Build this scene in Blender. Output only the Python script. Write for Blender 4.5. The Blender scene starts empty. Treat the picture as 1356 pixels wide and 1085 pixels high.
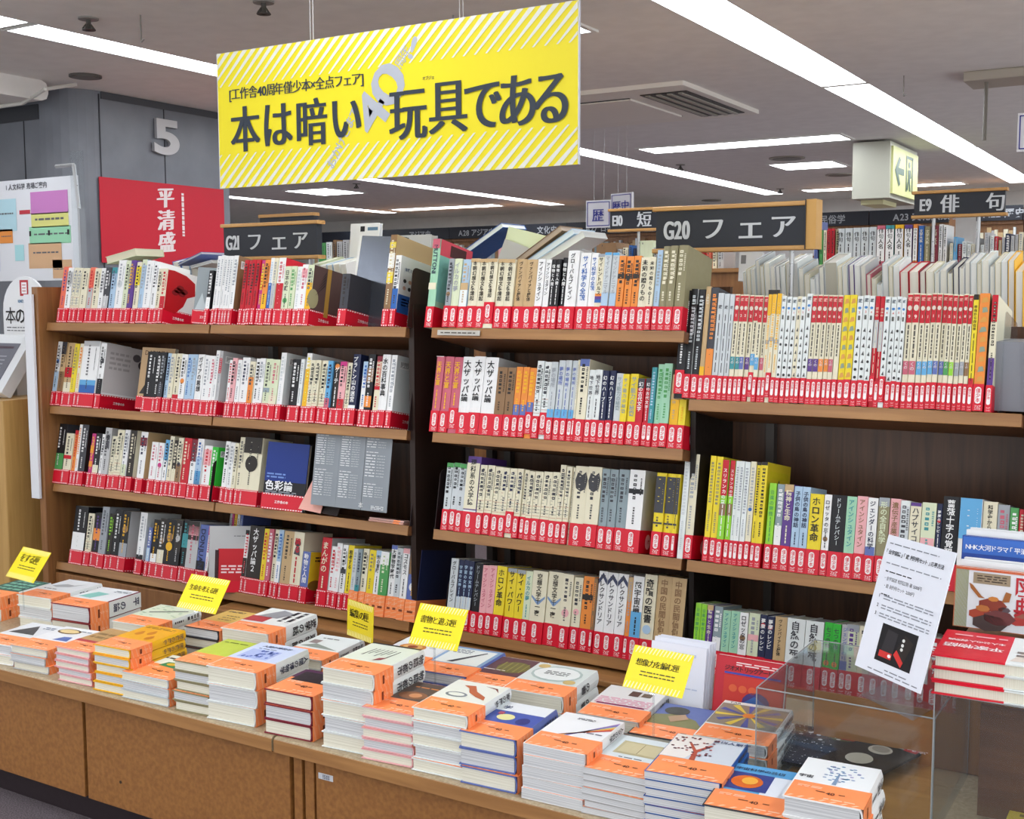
import bpy, math, random
from mathutils import Vector, Matrix
random.seed(7)
C = bpy.context.scene.collection
CZ = 1.33                                   # camera height above the carpet

# ------------------------------------------------------------------ camera
FPX = 1561.0
PIT, ROL, YAW = math.radians(5.43), math.radians(.14), math.radians(-31.27)
_cy, _sy = math.cos(YAW), math.sin(YAW)
_F0 = Vector((_sy, _cy, 0)); _R0 = Vector((_cy, -_sy, 0)); _D0 = Vector((0, 0, -1))
_F = _F0*math.cos(PIT) + _D0*math.sin(PIT); _D = _D0*math.cos(PIT) - _F0*math.sin(PIT)
RX = _R0*math.cos(ROL) + _D*math.sin(ROL); DX = _D*math.cos(ROL) - _R0*math.sin(ROL); FX = _F
cam = bpy.data.cameras.new('camera'); camo = bpy.data.objects.new('camera', cam); C.objects.link(camo)
cam.sensor_width = 36; cam.sensor_fit = 'HORIZONTAL'; cam.lens = FPX/1356*36; cam.clip_start = .05
camo.matrix_world = Matrix(((RX.x, -DX.x, -FX.x, 0), (RX.y, -DX.y, -FX.y, 0), (RX.z, -DX.z, -FX.z, CZ), (0, 0, 0, 1)))
bpy.context.scene.camera = camo

# ------------------------------------------------------------------ world, exposure
vs = bpy.context.scene.view_settings
bpy.context.scene.display_settings.display_device = 'sRGB'
vs.view_transform = 'Standard'; vs.look = 'None'; vs.gamma = 1; vs.use_curve_mapping = False
vs.exposure = -0.14
w = bpy.data.worlds.new('store'); bpy.context.scene.world = w; w.use_nodes = True
w.node_tree.nodes['Background'].inputs[0].default_value = (.97, .985, 1.0, 1)
w.node_tree.nodes['Background'].inputs[1].default_value = 1.7
LAMP = 14.0                                  # strength of the fluorescent tubes' diffusers
bpy.context.scene.cycles.max_bounces = 6
bpy.context.scene.cycles.transparent_max_bounces = 12
bpy.context.scene.cycles.sample_clamp_indirect = 6

# ------------------------------------------------------------------ measuring helpers (photo measurements -> places in the room)
def ray(px, py):
    return RX*(px-678) + DX*(py-542.5) + FX*FPX
def on_y(px, py, y):
    r = ray(px, py); r = r*(y/r.y); return Vector((r.x, r.y, r.z+CZ))
def on_z(px, py, z):
    r = ray(px, py); r = r*((z-CZ)/r.z); return Vector((r.x, r.y, r.z+CZ))
def proj(p):
    q = Vector(p) - Vector((0, 0, CZ)); d = q.dot(FX)
    return 678+FPX*q.dot(RX)/d, 542.5+FPX*q.dot(DX)/d

# ------------------------------------------------------------------ materials
PAL = dict(whi='e9eaea', wht='dfe5e4', cre='e0dac0', pgn='d3dcbc', gre='c6cdd0', gry='999fa6', lgr='b9babb', dgr='3c3d44', blk='15151a',
  red='c0182a', cor='e8735a', ora='e58a3a', yel='e6cf2c', gol='e9b21c', blu='2c62ad', lbl='a9c4dc', sky='5fa6d6', nav='1d2547', vio='5a3a86',
  mag='c0307c', pin='c26073', pnk='e4a9ad', tan='c2a57a', bro='8a6a4a', olv='8c8666', min='9ccdae', grn='4d9a55', lim='8fd037', brg='35b93a',
  tea='3a8f96', sla='8b9ba1', win='7c2233', dkb='2a2420', blp='5e6fae', band='d2142e', obi='fb9257', page='dcd8c6', pgw='d9d9d2', prd='e8434e')
CN = dict(whi='white', wht='off-white', cre='cream', pgn='pale green', gre='pale grey', gry='grey', lgr='light grey', dgr='charcoal', blk='black',
  red='red', cor='coral', ora='orange', yel='yellow', gol='golden yellow', blu='blue', lbl='pale blue', sky='sky blue', nav='navy', vio='violet',
  mag='magenta', pin='rose', pnk='pink', tan='tan', bro='brown', olv='olive', min='mint green', grn='green', lim='lime green', brg='bright green',
  tea='teal', sla='slate blue', win='wine red', dkb='dark brown', blp='periwinkle')
def lin(h):
    o = []
    for i in (0, 2, 4):
        c = int(h[i:i+2], 16)/255
        o.append(c/12.92 if c <= .04045 else ((c+.055)/1.055)**2.4)
    return (*o, 1)
MATS = {}
def mat(c, rough=.42, metal=0, name=None, spec=.35):
    h = PAL.get(c, c); k = (h, rough, metal, spec)
    if k in MATS: return MATS[k]
    m = bpy.data.materials.new(name or ('paint_'+c)); m.use_nodes = True; n = m.node_tree.nodes; L = m.node_tree.links
    b = n['Principled BSDF']; b.inputs['Base Color'].default_value = lin(h)
    b.inputs['Roughness'].default_value = rough; b.inputs['Metallic'].default_value = metal
    b.inputs['Specular IOR Level'].default_value = spec
    t = n.new('ShaderNodeTexCoord'); z = n.new('ShaderNodeTexNoise'); z.inputs['Scale'].default_value = 60; z.inputs['Detail'].default_value = 2
    r = n.new('ShaderNodeMapRange'); r.inputs[3].default_value = max(0, rough-.08); r.inputs[4].default_value = min(1, rough+.08)
    L.new(t.outputs['Object'], z.inputs['Vector']); L.new(z.outputs['Fac'], r.inputs[0]); L.new(r.outputs[0], b.inputs['Roughness'])
    MATS[k] = m; return m
def wood(name, c1, c2, scale=(1, 12, 12), rough=.4, bump=.02, vert=False):
    m = bpy.data.materials.new(name); m.use_nodes = True; n = m.node_tree.nodes; L = m.node_tree.links; b = n['Principled BSDF']
    t = n.new('ShaderNodeTexCoord'); mp = n.new('ShaderNodeMapping'); mp.inputs['Scale'].default_value = (14, 14, .9) if vert else (.9, 14, 14)
    no = n.new('ShaderNodeTexNoise'); no.inputs['Scale'].default_value = 3.2; no.inputs['Detail'].default_value = 8; no.inputs['Distortion'].default_value = .8
    r = n.new('ShaderNodeValToRGB'); r.color_ramp.elements[0].position = .32; r.color_ramp.elements[1].position = .7
    r.color_ramp.elements[0].color = lin(c1); r.color_ramp.elements[1].color = lin(c2)
    L.new(t.outputs['Object'], mp.inputs[0]); L.new(mp.outputs[0], no.inputs['Vector']); L.new(no.outputs['Fac'], r.inputs[0]); L.new(r.outputs[0], b.inputs['Base Color'])
    bp = n.new('ShaderNodeBump'); bp.inputs['Strength'].default_value = bump*4; bp.inputs['Distance'].default_value = .002
    L.new(no.outputs['Fac'], bp.inputs['Height']); L.new(bp.outputs[0], b.inputs['Normal']); b.inputs['Roughness'].default_value = rough
    return m
def noisy(name, c1, c2, scale, rough=.9, bump=.3, dist=.004):
    m = bpy.data.materials.new(name); m.use_nodes = True; n = m.node_tree.nodes; L = m.node_tree.links; b = n['Principled BSDF']
    t = n.new('ShaderNodeTexCoord'); no = n.new('ShaderNodeTexNoise'); no.inputs['Scale'].default_value = scale; no.inputs['Detail'].default_value = 6
    r = n.new('ShaderNodeValToRGB'); r.color_ramp.elements[0].position = .35; r.color_ramp.elements[1].position = .65
    r.color_ramp.elements[0].color = lin(c1); r.color_ramp.elements[1].color = lin(c2)
    L.new(t.outputs['Object'], no.inputs['Vector']); L.new(no.outputs['Fac'], r.inputs[0]); L.new(r.outputs[0], b.inputs['Base Color'])
    bp = n.new('ShaderNodeBump'); bp.inputs['Strength'].default_value = bump; bp.inputs['Distance'].default_value = dist
    L.new(no.outputs['Fac'], bp.inputs['Height']); L.new(bp.outputs[0], b.inputs['Normal']); b.inputs['Roughness'].default_value = rough
    return m
def pages(name, c1, c2, axis):
    m = bpy.data.materials.new(name); m.use_nodes = True; n = m.node_tree.nodes; L = m.node_tree.links; b = n['Principled BSDF']
    t = n.new('ShaderNodeTexCoord'); mp = n.new('ShaderNodeMapping'); s = [4, 4, 4]; s[axis] = 900; mp.inputs['Scale'].default_value = s
    no = n.new('ShaderNodeTexNoise'); no.inputs['Scale'].default_value = 1; no.inputs['Detail'].default_value = 2
    r = n.new('ShaderNodeValToRGB'); r.color_ramp.elements[0].position = .3; r.color_ramp.elements[1].position = .6
    r.color_ramp.elements[0].color = lin(c1); r.color_ramp.elements[1].color = lin(c2)
    L.new(t.outputs['Object'], mp.inputs[0]); L.new(mp.outputs[0], no.inputs['Vector']); L.new(no.outputs['Fac'], r.inputs[0]); L.new(r.outputs[0], b.inputs['Base Color'])
    b.inputs['Roughness'].default_value = .8; return m
def emis(name, c, s):
    m = bpy.data.materials.new(name); m.use_nodes = True; b = m.node_tree.nodes['Principled BSDF']
    b.inputs['Base Color'].default_value = lin(c); b.inputs['Emission Color'].default_value = lin(c); b.inputs['Emission Strength'].default_value = s
    return m
def clear(name, tint='f4f6f7', dens=.02, rough=.03):
    """thin clear plastic: passes light, a little haze, mirror-like towards grazing view"""
    m = bpy.data.materials.new(name); m.use_nodes = True; n = m.node_tree.nodes; L = m.node_tree.links
    for x in list(n): n.remove(x)
    o = n.new('ShaderNodeOutputMaterial'); tr = n.new('ShaderNodeBsdfTransparent'); tr.inputs[0].default_value = lin(tint)
    g = n.new('ShaderNodeBsdfGlossy'); g.inputs['Roughness'].default_value = rough; g.inputs[0].default_value = (1, 1, 1, 1)
    d = n.new('ShaderNodeBsdfDiffuse'); d.inputs[0].default_value = lin('c8ccd0')
    f = n.new('ShaderNodeLayerWeight'); f.inputs[0].default_value = .5
    pw = n.new('ShaderNodeMath'); pw.operation = 'POWER'; pw.inputs[1].default_value = 4
    mr = n.new('ShaderNodeMapRange'); mr.inputs[3].default_value = .025; mr.inputs[4].default_value = .55
    m1 = n.new('ShaderNodeMixShader'); m1.inputs[0].default_value = dens; m2 = n.new('ShaderNodeMixShader')
    L.new(tr.outputs[0], m1.inputs[1]); L.new(d.outputs[0], m1.inputs[2]); L.new(f.outputs['Facing'], pw.inputs[0]); L.new(pw.outputs[0], mr.inputs[0]); L.new(mr.outputs[0], m2.inputs[0])
    L.new(m1.outputs[0], m2.inputs[1]); L.new(g.outputs[0], m2.inputs[2]); L.new(m2.outputs[0], o.inputs[0]); return m
W_EDGE = wood('shelf_edge_wood', '8a5f36', 'a87a48')
W_SHELF = wood('shelf_wood', '6b4528', '85593a')
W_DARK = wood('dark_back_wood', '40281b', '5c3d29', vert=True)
W_SIDE = wood('side_panel_wood', '7e5330', '96683c', vert=True)
W_BASE = wood('base_cabinet_wood', '9a7040', 'b08450')
W_LIGHT = wood('light_cabinet_wood', 'b08a4e', 'c49c5e', vert=True)
W_TABLE = noisy('table_top_laminate', '9d8a6c', 'b3a184', 140, .35, .05)
W_TFRONT = noisy('table_front_board', '84562a', '976633', 90, .5, .08)
M_CARPET = noisy('carpet', '4a4246', '7a6f74', 260, .95, .6)
M_CEIL = noisy('ceiling_paint', 'e9e7e4', 'efedea', 8, .8, .03)
M_SOFF = noisy('soffit_paint', 'e2e1de', 'e9e8e5', 6, .8, .03)
M_STEEL = noisy('brushed_grey_panel', '6f737c', '7d818a', 3, .35, .02)
M_PX = pages('paper_edges', 'c9c5b2', 'e2dfd0', 0)
M_PG = pages('paper_edges_grey', 'a6a8ac', 'd4d5d6', 0)
M_TUBE = emis('fluorescent_diffuser', 'f4f9ff', LAMP)
M_ACR = clear('clear_acrylic')
M_FILM = clear('clear_plastic_film', 'f4f6f8', .05)

# ------------------------------------------------------------------ glyphs
GL = {}
def collect_glyphs(chars):
    """outlines of every character used, a bold and a light cut; cuts whose outline breaks fall back to the plain one"""
    objs = []
    for ch in sorted(set(chars) - {' ', '~'}):
        for off in (0, .018, .006, -.006):
            cu = bpy.data.curves.new('g', 'FONT'); cu.body = ch; cu.size = 1; cu.resolution_u = 3 if ord(ch) < 128 or off == 0 else 2; cu.offset = off
            o = bpy.data.objects.new('g', cu); C.objects.link(o); objs.append((ch, off, o))
    for ch in '本は暗い玩具である工作舎周年僅少全点フェア歴史短俳句平清盛[]×0123456789GE':                 # finer outlines for the big lettering
        cu = bpy.data.curves.new('g', 'FONT'); cu.body = ch; cu.size = 1; cu.resolution_u = 8; cu.offset = .035 if ch == '5' else .012 if ch in 'GE012349' else 0
        o = bpy.data.objects.new('g', cu); C.objects.link(o); objs.append((ch, 'f', o))
    dg = bpy.context.evaluated_depsgraph_get(); R_ = {}
    for ch, off, o in objs:
        me = o.evaluated_get(dg).to_mesh()
        R_[ch, off] = (sum(p.area for p in me.polygons), [(v.co.x, v.co.y) for v in me.vertices], [tuple(p.vertices) for p in me.polygons])
    for ch in {k[0] for k in R_}:
        base = R_[ch, 0][0] or 1
        pick1 = .018 if 1.02 < R_[ch, .018][0]/base < 1.68 else .006 if 1 < R_[ch, .006][0]/base < 1.35 else 0
        pick0 = -.006 if .7 < R_[ch, -.006][0]/base < 1 else 0
        for wt, off in ((1, pick1), (0, pick0), (2, 'f')):
            if (ch, off) not in R_: continue
            ar, vs_, fs = R_[ch, off]
            if vs_:
                xs = [v[0] for v in vs_]; ys = [v[1] for v in vs_]
                GL[ch, wt] = (vs_, fs, min(xs), max(xs), min(ys), max(ys))
    for ch, off, o in objs:
        cu = o.data; bpy.data.objects.remove(o); bpy.data.curves.remove(cu)

# ------------------------------------------------------------------ mesh builder
class MB:
    def __init__(s): s.v = []; s.f = []; s.m = []; s.mats = []
    def mi(s, m):
        if m not in s.mats: s.mats.append(m)
        return s.mats.index(m)
    def add(s, vs_, fs, m):
        b = len(s.v); s.v += [tuple(v) for v in vs_]; i = s.mi(m)
        for f in fs: s.f.append(tuple(b+k for k in f)); s.m.append(i)
    def box(s, x0, y0, z0, x1, y1, z1, m, M=None):
        v = [Vector(p) for p in ((x0,y0,z0),(x1,y0,z0),(x1,y1,z0),(x0,y1,z0),(x0,y0,z1),(x1,y0,z1),(x1,y1,z1),(x0,y1,z1))]
        if M: v = [M @ p for p in v]
        s.add(v, [(0,3,2,1),(4,5,6,7),(0,1,5,4),(1,2,6,5),(2,3,7,6),(3,0,4,7)], m)
    def rbox(s, x0, y0, z0, x1, y1, z1, m, r=.004, ax='x', M=None):
        # box with the four edges along ax chamfered twice (rounded)
        def prof(a0, b0, a1, b1):
            o = []
            for (ca, cb, t0) in ((a1-r, b0+r, -90), (a1-r, b1-r, 0), (a0+r, b1-r, 90), (a0+r, b0+r, 180)):
                for k in (0, 45, 90):
                    t = math.radians(t0+k); o.append((ca+r*math.cos(t), cb+r*math.sin(t)))
            return o
        if ax == 'x': P = prof(y0, z0, y1, z1); A = [(x0, a, b) for a, b in P]; B = [(x1, a, b) for a, b in P]
        elif ax == 'z': P = prof(x0, y0, x1, y1); A = [(a, b, z0) for a, b in P]; B = [(a, b, z1) for a, b in P]
        else: P = prof(x0, z0, x1, z1)[::-1]; A = [(a, y0, b) for a, b in P]; B = [(a, y1, b) for a, b in P]
        n = len(P); v = [Vector(p) for p in A+B]
        if M: v = [M @ p for p in v]
        s.add(v, [tuple(range(n))[::-1], tuple(range(n, 2*n))] + [(i, (i+1) % n, n+(i+1) % n, n+i) for i in range(n)], m)
    def cyl(s, p, q, r, m, n=10, r2=None):
        p, q = Vector(p), Vector(q); d = (q-p).normalized(); a = d.orthogonal().normalized(); b = d.cross(a); r2 = r if r2 is None else r2
        v = [p+(a*math.cos(t)+b*math.sin(t))*r for t in [2*math.pi*i/n for i in range(n)]] + [q+(a*math.cos(t)+b*math.sin(t))*r2 for t in [2*math.pi*i/n for i in range(n)]]
        s.add(v, [tuple(range(n))[::-1], tuple(range(n, 2*n))] + [(i, (i+1) % n, n+(i+1) % n, n+i) for i in range(n)], m)
    def build(s, name, parent=None, smooth=False, M=None):
        me = s.mesh(name)
        return link(name, me, parent, M)
    def mesh(s, name):
        me = bpy.data.meshes.new(name); me.from_pydata(s.v, [], s.f)
        for m in s.mats: me.materials.append(m)
        me.polygons.foreach_set('material_index', s.m); me.update(); return me
def link(name, me, parent=None, M=None):
    o = bpy.data.objects.new(name, me); C.objects.link(o)
    if parent is not None: o.parent = parent
    if M is not None: o.matrix_local = M
    return o
def thing(name, label, cat, M=None, group=None):
    o = bpy.data.objects.new(name, None); o.empty_display_size = .05; C.objects.link(o)
    if M is not None: o.matrix_local = M
    o['label'] = label; o['category'] = cat
    if group: o['group'] = group
    return o
def tag(o, label, cat, group=None):
    o['label'] = label; o['category'] = cat
    if group: o['group'] = group
    return o
def struct(name, mb, parent=None):
    o = mb.build(name, parent)
    if parent is None: o['kind'] = 'structure'
    return o

class FR:
    """flat printing frame: origin, two unit directions, size; lays flat print on a surface"""
    def __init__(s, mb, O, U, V, w=1, h=1, lift=.0005):
        s.mb = mb; s.O = Vector(O); s.U = Vector(U).normalized(); s.V = Vector(V).normalized(); s.w = w; s.h = h
        s.N = s.U.cross(s.V); s.l = lift; s.k = 0
    def P(s, u, v, l): return s.O + s.U*u + s.V*v + s.N*l
    def poly(s, pts, m, norm=True, layer=1):
        l = s.l*layer
        s.mb.add([s.P(u*s.w if norm else u, v*s.h if norm else v, l) for u, v in pts], [tuple(range(len(pts)))], m)
    def rect(s, u0, v0, u1, v1, m, layer=1, norm=True): s.poly([(u0, v0), (u1, v0), (u1, v1), (u0, v1)], m, norm, layer)
    def ell(s, cu, cv, ru, rv, m, layer=1, n=16): s.poly([(cu+ru*math.cos(2*math.pi*i/n), cv+rv*math.sin(2*math.pi*i/n)) for i in range(n)], m, True, layer)
    def pill(s, cu, cv, w_, h_, m, layer=1):
        r = w_/2; p = []
        for i in range(7): t = math.pi*i/6; p.append((cu+r*math.cos(t), cv+h_/2-r+r*math.sin(t)))
        for i in range(7): t = math.pi+math.pi*i/6; p.append((cu+r*math.cos(t), cv-h_/2+r+r*math.sin(t)))
        s.poly(p, m, False, layer)
    def glyph(s, ch, u, v, size, m, layer=2, wt=1, rot=0, sx=1, sy=1, shear=0):
        """glyph centred in its square at (u, v) metres"""
        g = GL.get((ch, wt))
        if not g: return
        vs_, fs, x0, x1, y0, y1 = g; cx = (x0+x1)/2; cy = .37 if rot == 0 and ch not in 'ーー―・' else (y0+y1)/2
        c, sn = math.cos(rot), math.sin(rot); o = []
        for x, y in vs_:
            a = (x-cx)*size*sx; b = (y-cy)*size*sy; a += shear*b
            o.append(s.P(u+a*c-b*sn, v+a*sn+b*c, s.l*layer))
        s.mb.add(o, fs, m)
    def vtext(s, t, u, v, size, m, layer=2, wt=1, pitch=1.0, sx=1):
        """vertical writing, top centre at (u, v) metres"""
        for i, ch in enumerate(t):
            if ch == ' ': continue
            s.glyph(ch, u, v-(i+.5)*size*pitch, size, m, layer, wt, rot=(math.pi/2 if ch in 'ー―（）「」' else 0), sx=sx)
    def htext(s, t, u, v, size, m, layer=2, wt=1, gap=.06, rot=0, sx=1, sy=1, smear=0, shear=0):
        """horizontal writing starting at (u, v): baseline at v metres"""
        x = 0
        c, sn = math.cos(rot), math.sin(rot)
        for ch in t:
            if ch == ' ': x += .35*size*sx; continue
            g = GL.get((ch, wt))
            if not g: continue
            wd = max(g[3]-g[2], .3) if ord(ch) > 255 else g[3]-g[2]
            if ord(ch) > 255 and wd < .85: wd = .85
            a = x+wd*size*sx/2; b = .37*size*sy
            for k in ([0] if not smear else [-smear, -smear/2, 0, smear/2, smear]):
                aa = a+k*size; s.glyph(ch, u+aa*c-b*sn, v+aa*sn+b*c, size, m, layer, wt, rot=rot if rot else 0, sx=sx, sy=sy, shear=shear)
            x += (wd+gap)*size*sx
        return x
    def marks(s, u0, v0, u1, v1, n, m, vert=False, layer=2, fill=.5, dash=4, seed=0):
        """n lines of small illegible print between the corners (normalised)"""
        rn = random.Random(seed+n)
        for i in range(n):
            p = 0.0
            while p < 1:
                q = min(1, p+(.5+rn.random())/dash); g = .25/dash
                a, b = (i+.5-fill/2)/n, (i+.5+fill/2)/n
                if vert: s.rect(u0+(u1-u0)*a, v1-(v1-v0)*q, u0+(u1-u0)*b, v1-(v1-v0)*p, m, layer)
                else: s.rect(u0+(u1-u0)*p, v1-(v1-v0)*b, u0+(u1-u0)*q, v1-(v1-v0)*a, m, layer)
                p = q+g

# ------------------------------------------------------------------ upright books
TIL = math.radians(11)
CACHE = {}
def cover_mesh(T, D, H, bg, hard, side):
    """spine towards -y, front cover at x=0, back cover at x=T"""
    k = ('c', round(T, 4), round(D, 3), round(H, 3), bg, hard, side)
    if k in CACHE: return CACHE[k]
    mb = MB(); m = mat(bg); ms = mat(side or bg); t = .0022 if hard else .0007; t = min(t, T*.2)
    N = 4; b = min(T*.14, .004) if hard else min(T*.05, .001)
    pr = [(T*i/N, -b*math.sin(math.pi*i/N)) for i in range(N+1)]           # slightly rounded spine
    pi_ = [(min(max(x, t), T-t), y+t) for x, y in pr]
    for P0, P1, z in ((pr, pi_, 0),):
        v = [(x, y, 0) for x, y in P0] + [(x, y, H) for x, y in P0] + [(x, y, 0) for x, y in P1] + [(x, y, H) for x, y in P1]
        n = N+1; f = []
        for i in range(N):
            f += [(i, i+1, n+i+1, n+i), (2*n+i+1, 2*n+i, 3*n+i, 3*n+i+1), (i+1, i, 2*n+i, 2*n+i+1), (n+i, n+i+1, 3*n+i+1, 3*n+i)]
        mb.add(v, f, m)
    mb.box(0, 0, 0, t, D, H, m); mb.box(T-t, 0, 0, T, D, H, ms)
    CACHE[k] = mb.mesh('cover'); return CACHE[k]
def page_mesh(T, D, H, hard, grey=0):
    k = ('p', round(T, 4), round(D, 3), round(H, 3), hard, grey)
    if k in CACHE: return CACHE[k]
    mb = MB(); t = min(.0022 if hard else .0007, T*.2); e = .003 if hard else .0004
    mb.box(t, t, e, T-t, D-e, H-e, M_PG if grey else M_PX)
    CACHE[k] = mb.mesh('page_block'); return CACHE[k]
def band_mesh(T, D, H0, bh, style, sidemark=True):
    """paper band round the foot of the book; style a: dotted red, c: red with white lozenge, o: orange"""
    k = ('b', round(T, 4), round(D, 3), round(H0, 3), round(bh, 3), style)
    if k in CACHE: return CACHE[k]
    mb = MB(); e = .0006; red = mat('obi' if style == 'o' else 'band', .35)
    y0 = -.0046 if style != 'a' else -.0044
    mb.box(-e, y0, H0, T+e, y0+.0004, H0+bh, red)
    mb.box(-e, y0, H0, -e+.0004, D*.98, H0+bh, red); mb.box(T+e-.0004, y0, H0, T+e, D*.98, H0+bh, red)
    wh = mat('f2eeee', .4); F = FR(mb, (0, y0, H0), (1, 0, 0), (0, 0, 1), T, bh, .0003)
    S = FR(mb, (T+e, 0, H0), (0, 1, 0), (0, 0, 1), D, bh, .0003)
    if style == 'a':
        nn = max(2, int(T/.007))
        rn = random.Random(int(T*1e5))
        for v0 in (.02, .9):
            for i in range(nn): F.rect((i+.1)/nn, v0+rn.random()*.02, (i+.62)/nn, v0+.07, wh)
        F.vtext('工作舎の本', min(T*.5, .008), bh*.84, bh*.15, wh, 2, 1, .92)
        for v0 in (.02, .9):
            for i in range(16): S.rect((i+.1)/16, v0+rn.random()*.03, (i+.68)/16, v0+.075, wh)
        S.htext('工作舎の本', D*.3, bh*.42, bh*.2, wh)
    elif style == 'c':
        pw = min(T*.62, .0145); F.pill(T*.5 if T < .03 else T*.45, bh*.58, pw, bh*.62, wh)
        F.vtext('僅少本', T*.5 if T < .03 else T*.45, bh*.84, min(bh*.175, pw*.95), red, 3, 1, 1)
        F.htext('フェア', T*.5-min(T*.3, .009), bh*.14, min(T*.26, .0075), wh, 2, 1, .0); F.htext('工作舎', T*.5-min(T*.3, .009), bh*.05, min(T*.24, .0065), wh, 2, 0, 0)
        S.ell(.42, .5, .14, .33, mat('f0c9cf')); S.htext('選', D*.4, bh*.42, bh*.2, red, 3)
    else:
        for i in range(5):
            z = i/5; F.poly([(0, z), (1, z+.1), (1, z+.15), (0, z+.05)], mat('f7a77a', .35))
        F.rect(.25, .4, .78, .5, mat('7b3a22'), 2); F.vtext('フェア', T*.5, bh*.95, min(T*.4, .011), mat('fbd3b5'), 2, 0)
        A = FR(mb, (-e, D, H0), (0, -1, 0), (0, 0, 1), D, bh, .0003); pl = mat('fbcfb0')
        A.htext('40', D*.5, bh*.42, bh*.2, mat('5a3020'), 3, 1, .02); A.rect(.36, .52, .48, .56, mat('6b3a28'), 2); A.rect(.66, .5, .74, .54, mat('6b3a28'), 2)
        A.marks(.1, .66, .42, .8, 2, pl, dash=3); A.marks(.5, .14, .93, .24, 1, pl, dash=4)
        for i in range(7): A.poly([(.03+i*.14, .02), (.07+i*.14, .02), (.13+i*.14, .12), (.09+i*.14, .12)], pl)
    CACHE[k] = mb.mesh('paper_band'); return CACHE[k]

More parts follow.
